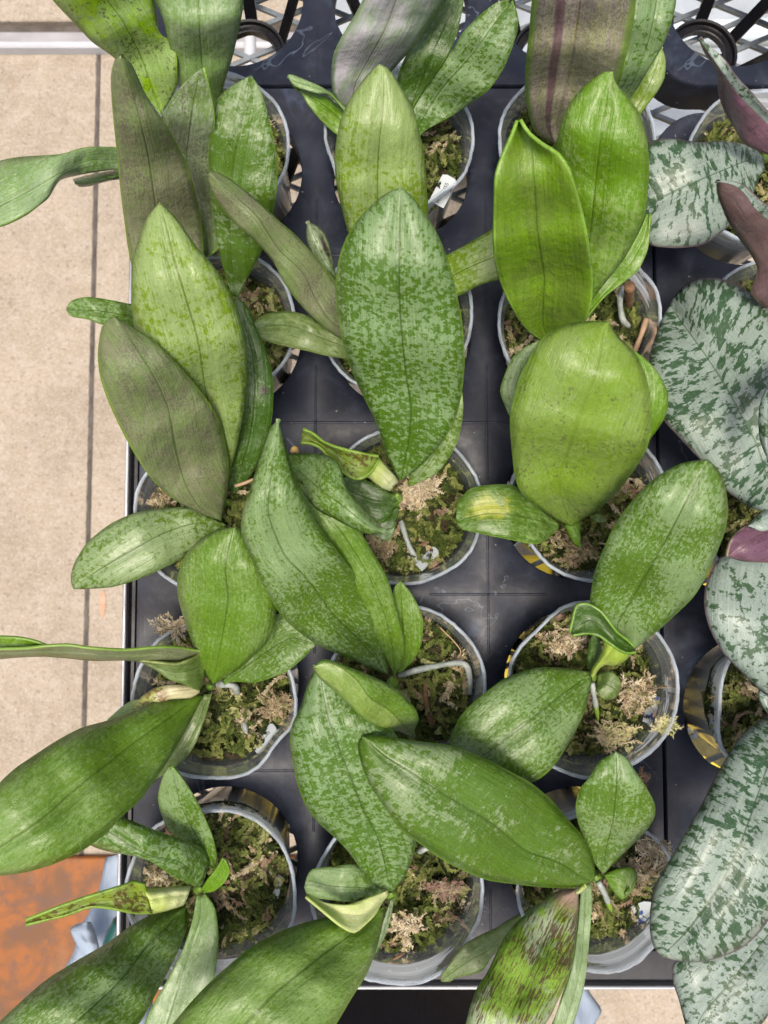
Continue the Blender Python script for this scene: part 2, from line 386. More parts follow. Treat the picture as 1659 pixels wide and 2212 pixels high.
# ---------------------------------------------------------------- setting materials
def m_plastic_black():
    g = NT('black_tray_plastic'); co = g.coords()
    n = g.noise(co, 14, 4, 0.6, 0.6); n2 = g.noise(co, 60, 4, 0.65)
    col = g.mix(g.step(n, 0.35, 0.7), (0.008, 0.010, 0.018), (0.020, 0.024, 0.038))
    col = g.mix(g.step(n2, 0.5, 0.8, 0, 0.5), col, (0.035, 0.045, 0.072))
    d = g.math('ABSOLUTE', g.math('SUBTRACT', g.noise(co, 11, 4, 0.55, 1.3), 0.58))
    line = g.math('MULTIPLY', g.step(d, 0.0, 0.006, 1, 0), g.step(g.noise(co, 9, 2), 0.46, 0.56))
    haze = g.math('MULTIPLY', g.step(g.noise(co, 11, 4, 0.55, 1.3), 0.58, 0.66), g.step(g.noise(co, 26, 4, 0.7), 0.42, 0.7))
    col = g.mix(g.math('MULTIPLY', haze, 0.6), col, (0.08, 0.12, 0.20))
    col = g.mix(g.math('MULTIPLY', g.step(g.noise(co, 34, 5, 0.7, 0.8), 0.5, 0.75), 0.3), col, (0.065, 0.075, 0.10))
    col = g.mix(g.math('MULTIPLY', line, 0.3), col, (0.18, 0.23, 0.30))
    col = g.mix(g.step(g.noise(co, 330, 1, 0.5), 0.77, 0.79, 0, 0.5), col, (0.3, 0.32, 0.35))
    rg = g.step(n2, 0.3, 0.75, 0.36, 0.55)
    sc = g.noise(g.vmul(co, (260, 12, 12)), 1, 3)
    nrm = g.bump(g.math('ADD', g.noise(co, 150, 3, 0.6), g.math('MULTIPLY', sc, 0.4)), 0.25, 0.0006)
    return g.done(g.pbsdf(col, rg, 0.27, nrm))
def m_simple(name, col, rough=0.5, metal=0.0, var=0.25, sc=20, bump=0.2, col2=None, bsc=150, spec=0.5):
    g = NT(name); co = g.coords(); n = g.noise(co, sc, 5, 0.6)
    c2 = col2 or tuple(c * (1 - var) for c in col)
    c = g.mix(g.step(n, 0.3, 0.7), col, c2)
    nrm = g.bump(g.noise(co, bsc, 3, 0.6), bump, 0.0008)
    return g.done(g.pbsdf(c, g.step(g.noise(co, sc * 3, 3), 0.3, 0.7, rough * 0.85, min(1, rough * 1.15)), spec, nrm, metal))
def m_concrete():
    g = NT('pink_beige_concrete'); co = g.coords()
    a = g.noise(co, 5, 5, 0.65, 0.4); b = g.noise(co, 38, 4, 0.75); c = g.noise(co, 160, 3, 0.7)
    col = g.mix(g.step(a, 0.3, 0.7), (0.265, 0.22, 0.165), (0.36, 0.305, 0.235))
    col = g.mix(g.step(b, 0.42, 0.66, 0, 0.5), col, (0.41, 0.36, 0.31))
    col = g.mix(g.step(c, 0.5, 0.7, 0, 0.6), col, (0.21, 0.165, 0.125))
    col = g.mix(g.step(g.noise(co, 300, 2, 0.7), 0.52, 0.62, 0, 0.4), col, (0.56, 0.51, 0.44))
    col = g.mix(g.step(g.noise(co, 120, 2, 0.7), 0.58, 0.66, 0, 0.5), col, (0.15, 0.12, 0.10))
    col = g.mix(g.step(g.noise(co, 8, 3, 0.6), 0.62, 0.75, 0, 0.45), col, (0.31, 0.23, 0.155))
    col = g.mix(g.step(g.noise(g.vadd(co, (5, 5, 5)), 16, 3), 0.72, 0.78, 0, 0.5), col, (0.2, 0.14, 0.11))
    return g.done(g.pbsdf(col, 0.85, 0.3, g.bump(g.math('ADD', b, g.math('MULTIPLY', c, 0.6)), 0.5, 0.002)))
def m_rust():
    g = NT('rusty_orange_steel'); co = g.coords()
    a = g.noise(co, 13, 5, 0.65, 0.5); b = g.noise(co, 38, 5, 0.7)
    col = g.mix(g.step(a, 0.38, 0.6), (0.27, 0.085, 0.012), (0.14, 0.06, 0.022))
    col = g.mix(g.step(b, 0.48, 0.66, 0, 0.8), col, (0.12, 0.06, 0.038))
    col = g.mix(g.step(g.noise(co, 9, 4), 0.58, 0.72, 0, 0.6), col, (0.28, 0.12, 0.045))
    col = g.mix(g.step(g.noise(co, 25, 2), 0.74, 0.78, 0, 0.7), col, (0.6, 0.4, 0.33))
    return g.done(g.pbsdf(col, 0.6, 0.4, g.bump(b, 0.4, 0.001)))
def m_fabric(name, col, col2, ws=900):
    g = NT(name); co = g.coords()
    n = g.noise(co, 12, 4, 0.6)
    c = g.mix(g.step(n, 0.3, 0.7), col, col2)
    wv = g.n('TexWave', {'Vector': co}, wave_type='BANDS', bands_direction='X'); wv.inputs['Scale'].default_value = ws
    wv2 = g.n('TexWave', {'Vector': co}, wave_type='BANDS', bands_direction='Y'); wv2.inputs['Scale'].default_value = ws
    h = g.math('ADD', wv.outputs['Fac'], wv2.outputs['Fac'])
    h = g.math('ADD', g.math('MULTIPLY', h, 0.3), g.noise(co, 45, 4, 0.6))
    return g.done(g.pbsdf(c, 0.85, 0.25, g.bump(h, 0.5, 0.0015)))
def m_pot():
    g = NT('clear_pot_plastic'); co = g.coords()
    uv = g.n('UVMap', uv_map='pot').outputs[0]
    sep = g.n('SeparateXYZ', {0: uv}); x, h = sep.outputs[0], sep.outputs[1]      # h: 0 bottom .. 1 rim
    f = g.n('LayerWeight'); f.inputs['Blend'].default_value = 0.35
    base = g.step(f.outputs['Facing'], 0.15, 1.0, 0.34, 0.68)
    sc = g.noise(co, 90, 4, 0.7)
    base = g.math('ADD', base, g.step(sc, 0.5, 0.78, 0, 0.07))
    wob = g.math('MULTIPLY', g.noise(co, 12, 1), 0.012)
    hh = g.math('ADD', h, wob)
    for c0, wd, am in ((0.84, 0.012, 0.35), (0.895, 0.012, 0.45), (0.945, 0.016, 0.5), (0.76, 0.01, 0.2)):
        d = g.math('ABSOLUTE', g.math('SUBTRACT', hh, c0))
        base = g.math('ADD', base, g.step(d, wd * 0.4, wd, am, 0))
    base = g.math('ADD', base, g.step(h, 0.6, 0.82, 0, 0.28))
    base = g.math('ADD', base, g.step(h, 0.972, 0.985, 0, 0.5))
    fl = g.math('MULTIPLY', g.step(g.noise(co, 260, 2), 0.66, 0.72), 0.3)
    base = g.math('MINIMUM', g.math('ADD', base, fl), 0.92)
    nrm = g.bump(g.math('ADD', g.noise(g.vmul(uv, (2, 22, 1)), 1, 2), g.math('MULTIPLY', sc, 0.15)), 0.2, 0.001)
    pb = g.pbsdf((0.85, 0.9, 0.95), 0.2, 0.6, nrm)
    tl = g.n('BsdfTranslucent', {'Color': (0.88, 0.93, 0.98)}).outputs[0]
    body = g.n('MixShader', {0: 0.35, 1: pb, 2: tl}).outputs[0]
    tp = g.n('BsdfTransparent', {'Color': (0.90, 0.93, 0.95)}).outputs[0]
    s1 = g.n('MixShader', {0: base, 1: tp, 2: body}).outputs[0]
    gl = g.n('BsdfGlossy', {'Roughness': 0.12, 'Normal': nrm}).outputs[0]
    fr = g.n('Fresnel', {'IOR': 1.45, 'Normal': nrm}).outputs[0]
    return g.done(g.n('MixShader', {0: g.math('MULTIPLY', fr, 0.8), 1: s1, 2: gl}).outputs[0])
def m_rim():
    g = NT('milky_pot_rim'); co = g.coords()
    pb = g.pbsdf((0.66, 0.74, 0.83), 0.25, 0.6, g.bump(g.noise(co, 300, 3), 0.4, 0.001))
    tl = g.n('BsdfTranslucent', {'Color': (0.85, 0.9, 0.95)}).outputs[0]
    a = g.n('MixShader', {0: 0.4, 1: pb, 2: tl}).outputs[0]
    return g.done(g.n('MixShader', {0: g.step(g.noise(co, 60, 3), 0.3, 0.7, 0.3, 0.65), 1: g.n('BsdfTransparent').outputs[0], 2: a}).outputs[0])
def m_moss(name='sphagnum_moss', attr=True):
    g = NT(name); co = g.coords()
    at = g.n('Attribute', attribute_name='tone').outputs['Color']
    n = g.noise(co, 200, 3, 0.6)
    k = g.step(n, 0.3, 0.7, 0.75, 1.25); cc = g.n('CombineColor')
    for i in range(3): g.set(cc.inputs[i], k)
    col = g.mix(1.0, at, cc.outputs[0], 'MULTIPLY')
    tr = g.n('BsdfTranslucent', {'Color': col}).outputs[0]
    return g.done(g.n('MixShader', {0: 0.2, 1: g.pbsdf(col, 0.8, 0.25), 2: tr}).outputs[0])
MP = {
 'tray': m_plastic_black(),
 'black': m_simple('black_gloss_plastic', (0.006, 0.006, 0.008), 0.3, 0, 0.3, 30, 0.15),
 'worn': m_simple('worn_black_rail', (0.03, 0.032, 0.04), 0.4, 0, 0.6, 9, 0.3, (0.012, 0.012, 0.015), 90),
 'alu': m_simple('aluminium_lip', (0.42, 0.43, 0.46), 0.45, 0.6, 0.2, 40, 0.2),
 'galv': m_simple('galvanised_steel', (0.30, 0.34, 0.38), 0.5, 0.5, 0.4, 60, 0.4, (0.16, 0.19, 0.22)),
 'concrete': m_concrete(), 'rust': m_rust(),
 'joint': m_simple('dark_joint_dirt', (0.06, 0.05, 0.045), 0.9, 0, 0.4, 30, 0.5, (0.12, 0.105, 0.09)),
 'white': m_simple('white_painted_metal', (0.5, 0.51, 0.54), 0.45, 0, 0.12, 15, 0.2),
 'bluewhite': m_simple('pale_plastic_sheet', (0.38, 0.42, 0.46), 0.35, 0, 0.35, 12, 0.3),
 'yellow': m_simple('yellow_plastic', (0.72, 0.52, 0.01), 0.5, 0, 0.25, 10, 0.2),
 'bluefab': m_fabric('pale_blue_cotton', (0.34, 0.42, 0.53), (0.42, 0.50, 0.60)),
 'navy': m_fabric('navy_cotton', (0.010, 0.011, 0.022), (0.02, 0.022, 0.04)),
 'teal': m_simple('teal_plastic', (0.01, 0.10, 0.09), 0.3, 0, 0.4, 20, 0.3),
 'skin': m_simple('skin', (0.5, 0.28, 0.19), 0.5, 0, 0.1, 20, 0.2),
 'rim': m_rim(), 'pot': m_pot(), 'moss': m_moss(),
 'root': m_simple('silver_root', (0.20, 0.23, 0.20), 0.5, 0, 0.35, 160, 0.5, (0.34, 0.37, 0.35), 500),
 'roottip': m_simple('green_root_tip', (0.18, 0.28, 0.03), 0.35, 0, 0.2, 100, 0.2),
 'stem': m_simple('green_stem', (0.13, 0.24, 0.03), 0.4, 0, 0.35, 90, 0.3, (0.22, 0.33, 0.06)),
 'tag': m_simple('white_tag_plastic', (0.38, 0.42, 0.44), 0.35, 0, 0.06, 20, 0.05),
 'ink': m_simple('black_ink', (0.015, 0.018, 0.022), 0.6, 0, 0.1, 20, 0.0),
 'blueink': m_simple('blue_ink', (0.012, 0.04, 0.22), 0.5, 0, 0.1, 20, 0.0),
 'wood': m_simple('brown_cut_stub', (0.24, 0.13, 0.065), 0.8, 0, 0.5, 220, 0.9, (0.11, 0.06, 0.03), 900),
 'straw': m_simple('dry_straw', (0.42, 0.28, 0.17), 0.7, 0, 0.3, 100, 0.3),
 'orange': m_simple('dry_orange_bit', (0.55, 0.36, 0.12), 0.6, 0, 0.3, 100, 0.3),
}

# ---------------------------------------------------------------- ground
def slab(name, x0, y0, x1, y1, z0, z1, mat, parent=None, ch=0.002):
    v = [(x0, y0, z0), (x1, y0, z0), (x1, y1, z0), (x0, y1, z0),
         (x0, y0, z1 - ch), (x1, y0, z1 - ch), (x1, y1, z1 - ch), (x0, y1, z1 - ch),
         (x0 + ch, y0 + ch, z1), (x1 - ch, y0 + ch, z1), (x1 - ch, y1 - ch, z1), (x0 + ch, y1 - ch, z1)]
    f = [(3, 2, 1, 0), (0, 1, 5, 4), (1, 2, 6, 5), (2, 3, 7, 6), (3, 0, 4, 7), (4, 5, 9, 8), (5, 6, 10, 9), (6, 7, 11, 10), (7, 4, 8, 11), (8, 9, 10, 11)]
    return mesh_obj(name, v, f, mat, parent, False)
FZ = -78.0
gr = tag(mesh_obj('ground', [(-20, -20, FZ / 100 - 0.012), (20, -20, FZ / 100 - 0.012), (20, 20, FZ / 100 - 0.012), (-20, 20, FZ / 100 - 0.012)],
         [(0, 1, 2, 3)], MP['joint'], None, False), kind='structure')
jx0, jx1 = W(188, 1106, FZ).x, W(195, 1106, FZ).x
y_r = W(200, 118, FZ).y; y_r0 = W(200, 62, FZ).y
fl = empty('floor', (0, 0, FZ / 100), kind='structure')
slab('slab', -3.0, -4.0, jx0, y_r + 0.006, FZ / 100 - 0.02, FZ / 100, MP['concrete'], fl)
slab('slab', jx1, -4.0, 3.0, y_r + 0.006, FZ / 100 - 0.02, FZ / 100, MP['concrete'], fl)
slab('slab', -3.0, y_r0 + 0.015, 3.0, 4.0, FZ / 100 - 0.02, FZ / 100 + 0.0, MP['concrete'], fl)
jv, jf = [], []
for k in range(401):
    y = -1.2 + 2.2 * k / 400
    for s_, x in ((-1, jx0), (1, jx1)):
        jv.append((x + s_ * (0.0 + 0.0022 * abs(mnoise.noise(Vector((y * 22, s_, 3)))) + 0.003 * max(0, mnoise.noise(Vector((y * 70, s_, 9))))), y, FZ / 100 + 0.0008))
for k in range(400): jf.append((2 * k, 2 * k + 1, 2 * k + 3, 2 * k + 2))
tag(mesh_obj('joint_dirt', jv, jf, MP['joint'], fl, False), kind='stuff')
rail = empty('floor_rail', (0, y_r, FZ / 100), 'white metal rail lying across the concrete floor at the top', 'rail')
slab('rail_bar', -2.0, y_r, 0.5, W(200, 87, FZ + 2).y, FZ / 100 + 0.0005, FZ / 100 + 0.02, MP['white'], rail, 0.003)
slab('rail_ledge', -2.0, W(200, 87, FZ + 2).y + 0.0005, 0.5, W(200, 66, FZ + 1).y, FZ / 100 + 0.0005, FZ / 100 + 0.008, m_simple('grey_ledge', (0.34, 0.33, 0.34), 0.6), rail, 0.002)
a = W(-300, 1846, FZ); b = W(700, 1846, FZ)
tag(slab('rust_plate', a.x, -2.2, b.x, a.y, FZ / 100 + 0.001, FZ / 100 + 0.012, MP['rust']),
    'rusty orange steel plate on the floor at lower left', 'plate')
# small orange stain on the slab beside the joint
a = W(222, 1305, FZ)
sv = []; nn = 14
for k in range(nn):
    an = 2 * math.pi * k / nn
    sv.append((a.x + 0.0055 * math.cos(an) * (1 + 0.2 * math.sin(3 * an)), a.y + 0.024 * math.sin(an), FZ / 100 + 0.0012))
mesh_obj('stain', sv, [tuple(range(nn))], m_simple('orange_stain', (0.45, 0.25, 0.15), 0.9, 0, 0.3, 60, 0.2, (0.46, 0.34, 0.26)), fl, False)

# ---------------------------------------------------------------- things below the bench
bx = empty('pale_sheet', W(1300, 100, -62), 'pale blue white plastic sheet lying under the bench mesh', 'sheet')
a = W(700, 330, -62); b = W(1800, -60, -62)
nx, ny = 40, 20; vv = []; ff = []
for j in range(ny + 1):
    for i in range(nx + 1):
        x = a.x + (b.x - a.x) * i / nx; y = a.y + (b.y - a.y) * j / ny
        vv.append((x, y, -0.62 + 0.012 * mnoise.noise(Vector((x * 9, y * 14, 2)))))
for j in range(ny):
    for i in range(nx):
        q = j * (nx + 1) + i; ff.append((q, q + 1, q + nx + 2, q + nx + 1))
so = mesh_obj('sheet', vv, ff, MP['bluewhite'], bx); so.modifiers.new('t', 'SOLIDIFY').thickness = 0.002
tag(tube('white_pipe', [W(1300, 78, -40), W(1500, 74, -40), W(1750, 66, -40)], 1.5, m_simple('pale_blue_pipe', (0.62, 0.72, 0.78), 0.3), None, 16),
    'pale blue pipe running under the mesh at top right', 'pipe')
tag(tube('grey_post', [W(539, -60, -40), W(540, 60, -41), W(541, 240, -42)], 0.75, MP['white'], None, 12),
    'pale grey post under the mesh at the top left cell', 'post')
tub = empty('yellow_crate', W(1040, 1480, -58), 'yellow plastic crate with dark shadow bars under the tray mesh', 'crate')
a = W(560, 1800, -58); b = W(1560, 1200, -58)
slab('lid', a.x, a.y, b.x, b.y, -0.62, -0.58, MP['yellow'], tub, 0.004)
for k in range(7):
    xx = a.x + (b.x - a.x) * (k + 0.5) / 7
    slab('rib_or_shadow', xx - 0.009, a.y + 0.01, xx + 0.009, b.y - 0.01, -0.5795, -0.570, MP['black'], tub, 0.002)  # black bars put in as the shadow of spokes and mesh on the yellow

# ---------------------------------------------------------------- bench
bench = empty('greenhouse_bench', (0, 0, -0.062), 'galvanised mesh bench with a thin bright metal lip round dark trays', 'bench')
bz = -0.061
vv, ff = [], []
def bar(p, q, w_, h_):
    d = (q - p).normalized(); s = Vector((-d.y, d.x, 0)) * w_ / 2; u_ = Vector((0, 0, h_ / 2)); k = len(vv)
    for e in (p, q):
        for sx, sz in ((1, 1), (1, -1), (-1, -1), (-1, 1)): vv.append(e + s * sx + u_ * sz)
    for i in range(4): ff.append((k + i, k + (i + 1) % 4, k + 4 + (i + 1) % 4, k + 4 + i))
tn = math.tan(R_(23)); X0, X1, Y0, Y1 = -0.165, 0.42, -0.29, 0.46
for sgn in (1, -1):
    k = -40
    while k < 60:
        c = k * 0.0205 + 0.004
        pts = []
        x0, x1 = X0, X1
        ya, yb = c + sgn * tn * x0, c + sgn * tn * x1
        def clip(y): return (y - c) / (sgn * tn)
        lo, hi = x0, x1
        for yy in (Y0, Y1):
            pass
        xa, xb = clip(Y0), clip(Y1)
        lo = max(x0, min(xa, xb)); hi = min(x1, max(xa, xb))
        if hi - lo > 0.01:
            bar(Vector((lo, c + sgn * tn * lo, bz + sgn * 0.0003)), Vector((hi, c + sgn * tn * hi, bz + sgn * 0.0003)), 0.0032, 0.0022)
        k += 1
tag(mesh_obj('mesh_strands', vv, ff, MP['galv'], bench, False), kind='stuff')
xl0, xl1 = W(268, 1106, -1.3).x, W(276, 1106, -1.3).x
yb0, yb1 = W(829, 2139, -1.3).y, W(829, 2131, -1.3).y
deckL, deckB = D(300, 0).x, D(0, 2033).y
slab('lip', xl0, yb0, xl1, 0.42, -0.075, -0.013, MP['alu'], bench, 0.0006)
slab('lip', xl1 + 0.0002, yb0, 0.42, yb1, -0.075, -0.013, MP['alu'], bench, 0.0006)
slab('side_rail', xl1 + 0.0002, yb1 + 0.0002, deckL - 0.0035, 0.42, -0.065, -0.0145, MP['black'], bench, 0.003)
slab('end_rail', deckL - 0.003, yb1 + 0.0002, 0.42, deckB - 0.0035, -0.065, -0.0148, MP['worn'], bench, 0.003)
slab('leg', -0.155, -0.27, -0.125, -0.24, FZ / 100, -0.066, MP['galv'], bench)
slab('leg', -0.155, 0.34, -0.125, 0.37, FZ / 100, -0.066, MP['galv'], bench)
slab('leg', 0.38, -0.27, 0.41, -0.24, FZ / 100, -0.066, MP['galv'], bench)

# ---------------------------------------------------------------- trays
HOLE = 152.0
ring_mesh = [None]
def drain_ring(parent, cx, cy):
    if ring_mesh[0] is None:
        v, f = [], []
        S = 40
        prof = [(1.85, -5.45), (1.85, -5.05), (1.92, -5.0), (2.30, -5.0), (2.36, -4.75), (2.52, -4.72), (2.56, -5.1), (2.50, -5.45)]
        for k in range(S):
            an = 2 * math.pi * k / S
            for r, z in prof: v.append((r / 100 * math.cos(an), r / 100 * math.sin(an), z / 100))
        n = len(prof)
        for k in range(S):
            for i in range(n):
                f.append((k * n + i, ((k + 1) % S) * n + i, ((k + 1) % S) * n + (i + 1) % n, k * n + (i + 1) % n))
        for s in range(6):
            an = math.radians(60 * s + 28)
            d = Vector((math.cos(an), math.sin(an), 0)); t = Vector((-d.y, d.x, 0))
            k = len(v)
            for (r, z) in ((2.45, -5.3), (2.45, -4.95), (4.34, -1.0), (4.42, -1.25)):
                v.append(tuple(d * r / 100 + t * 0.0042 + Vector((0, 0, z / 100)))); v.append(tuple(d * r / 100 - t * 0.0042 + Vector((0, 0, z / 100))))
            f += [(k, k + 1, k + 3, k + 2), (k + 2, k + 3, k + 5, k + 4), (k + 4, k + 5, k + 7, k + 6), (k + 6, k + 7, k + 1, k), (k, k + 2, k + 4, k + 6), (k + 1, k + 7, k + 5, k + 3)]
        me = bpy.data.meshes.new('drain_ring'); me.from_pydata(v, [], f); me.materials.append(MP['black'])
        ring_mesh[0] = me
    o = bpy.data.objects.new('drain_ring', ring_mesh[0]); scene.collection.objects.link(o)
    o.parent = parent; o.location = (cx - parent.location.x, cy - parent.location.y, 0)
def tray(us, vs, uL, uR, vT, vB, label, corner=112.0):
    S = 64
    root = empty('plant_tray', D((uL + uR) / 2, (vT + vB) / 2), label, 'plant tray', 'black plant trays on the bench')
    verts, faces = [], []
    def rnd(u, v):
        for cu, su in ((uL + corner, -1), (uR - corner, 1)):
            for cv, sv_ in ((vT + corner, -1), (vB - corner, 1)):
                if (u - cu) * su > 0 and (v - cv) * sv_ > 0:
                    d = math.hypot(u - cu, v - cv)
                    mxx = max(abs(u - cu), abs(v - cv))
                    k = corner / d if d > corner else 1.0
                    if mxx > corner - 0.5: k = corner / d
                    return cu + (u - cu) * k, cv + (v - cv) * k
        return u, v
    ub = [uL] + [(us[i] + us[i + 1]) / 2 for i in range(len(us) - 1)] + [uR]
    vb = [vT] + [(vs[i] + vs[i + 1]) / 2 for i in range(len(vs) - 1)] + [vB]
    for i, cu in enumerate(us):
        for j, cv in enumerate(vs):
            k0 = len(verts)
            hr = HOLE
            for k in range(S):
                an = 2 * math.pi * k / S
                c, s = math.cos(an), math.sin(an)
                m_ = max(abs(c), abs(s)); sx, sy = c / m_, s / m_
                u = cu + sx * ((ub[i + 1] - cu) if sx > 0 else (cu - ub[i])); v = cv + sy * ((vb[j + 1] - cv) if sy > 0 else (cv - vb[j]))
                u, v = rnd(u, v)
                verts.append(D(u, v, 0))
                for rr, z in ((hr + 3, 0), (hr + 0.6, -0.05), (hr, -0.14), (hr - 1.5, -1.25), (hr + 2.5, -1.25), (hr + 4, -0.25)):
                    verts.append(D(cu + rr * c, cv + rr * s, z))
            for k in range(S):
                a_, b_ = k0 + k * 7, k0 + ((k + 1) % S) * 7
                for q in range(6): faces.append((a_ + q, a_ + q + 1, b_ + q + 1, b_ + q))
    o = mesh_obj('deck', verts, faces, MP['tray'], root, True)
    o.data.polygons.foreach_set('use_smooth', [True] * len(o.data.polygons))
    try: o.data.set_sharp_from_angle(angle=R_(40))
    except Exception: pass
    # skirt round the deck
    out = []
    for (cu, cv, a0) in ((uR - corner, vT + corner, -90), (uR - corner, vB - corner, 0), (uL + corner, vB - corner, 90), (uL + corner, vT + corner, 180)):
        for k in range(11):
            an = R_(a0 + 9 * k); out.append((cu + corner * math.cos(an), cv + corner * math.sin(an), math.cos(an), math.sin(an)))
    v2, f2 = [], []
    prof = [(-1.2, -0.015), (1.0, -0.05), (2.2, -0.25), (2.6, -1.4), (2.8, -2.4)]
    for u, v, nx_, ny_ in out:
        for o_, z in prof: v2.append(D(u + nx_ * o_, v + ny_ * o_, z))
    n = len(prof); T = len(out)
    for k in range(T):
        for i in range(n - 1): f2.append((k * n + i, ((k + 1) % T) * n + i, ((k + 1) % T) * n + i + 1, k * n + i + 1))
    mesh_obj('skirt', v2, f2, MP['tray'], root)
    v3, f3 = [], []
    def rib_or_shadow(u0, v0, u1, v1, w_):
        k = len(v3); du, dv = u1 - u0, v1 - v0; L_ = math.hypot(du, dv); nx2, ny2 = -dv / L_ * w_, du / L_ * w_
        for (a_, b_) in ((u0, v0), (u1, v1)):
            for sg, z in ((1.6, -0.02), (0.8, 0.025), (-0.8, 0.025), (-1.6, -0.02)): v3.append(D(a_ + nx2 * sg, b_ + ny2 * sg, z))
        for i in range(3): f3.append((k + i, k + i + 1, k + 5 + i, k + 4 + i))
    for i in range(len(us)):
        for j in range(len(vs)):
            ue, ve = ub[i + 1], vb[j + 1]
            if i < len(us) - 1: rib_or_shadow(ue, vs[j] + 60, ue, min(vs[j] + 312, vB - 14), 2.2)
            if j < len(vs) - 1: rib_or_shadow(max(us[i] + 60, 0), ve, min(us[i] + 312, uR - 14), ve, 2.2)
    mesh_obj('rib_or_shadow', v3, f3, MP['tray'], root)
    for cu in us:
        for cv in vs:
            p = D(cu, cv); drain_ring(root, p.x, p.y)
    return root
US = [495, 867, 1239]; VS = [353 + 372 * k for k in range(5)]
tray(US, VS, 300, 1420, 161, 2033, 'large dark slate tray holding fifteen green orchid pots')
tray(US, [-45 - 372, -45], 300, 1420, -45 - 372 - 192, 151, 'dark tray of empty round cells above the full tray')
tray([1620, 1992], [-45 - 372, -45], 1429, 2180, -45 - 372 - 192, 151, 'dark empty tray with rounded corner at the upper right')
tray([1620, 1992], [v + 55 for v in VS], 1429, 2180, 216, 2088, 'dark tray at the right edge holding silver mottled orchids')

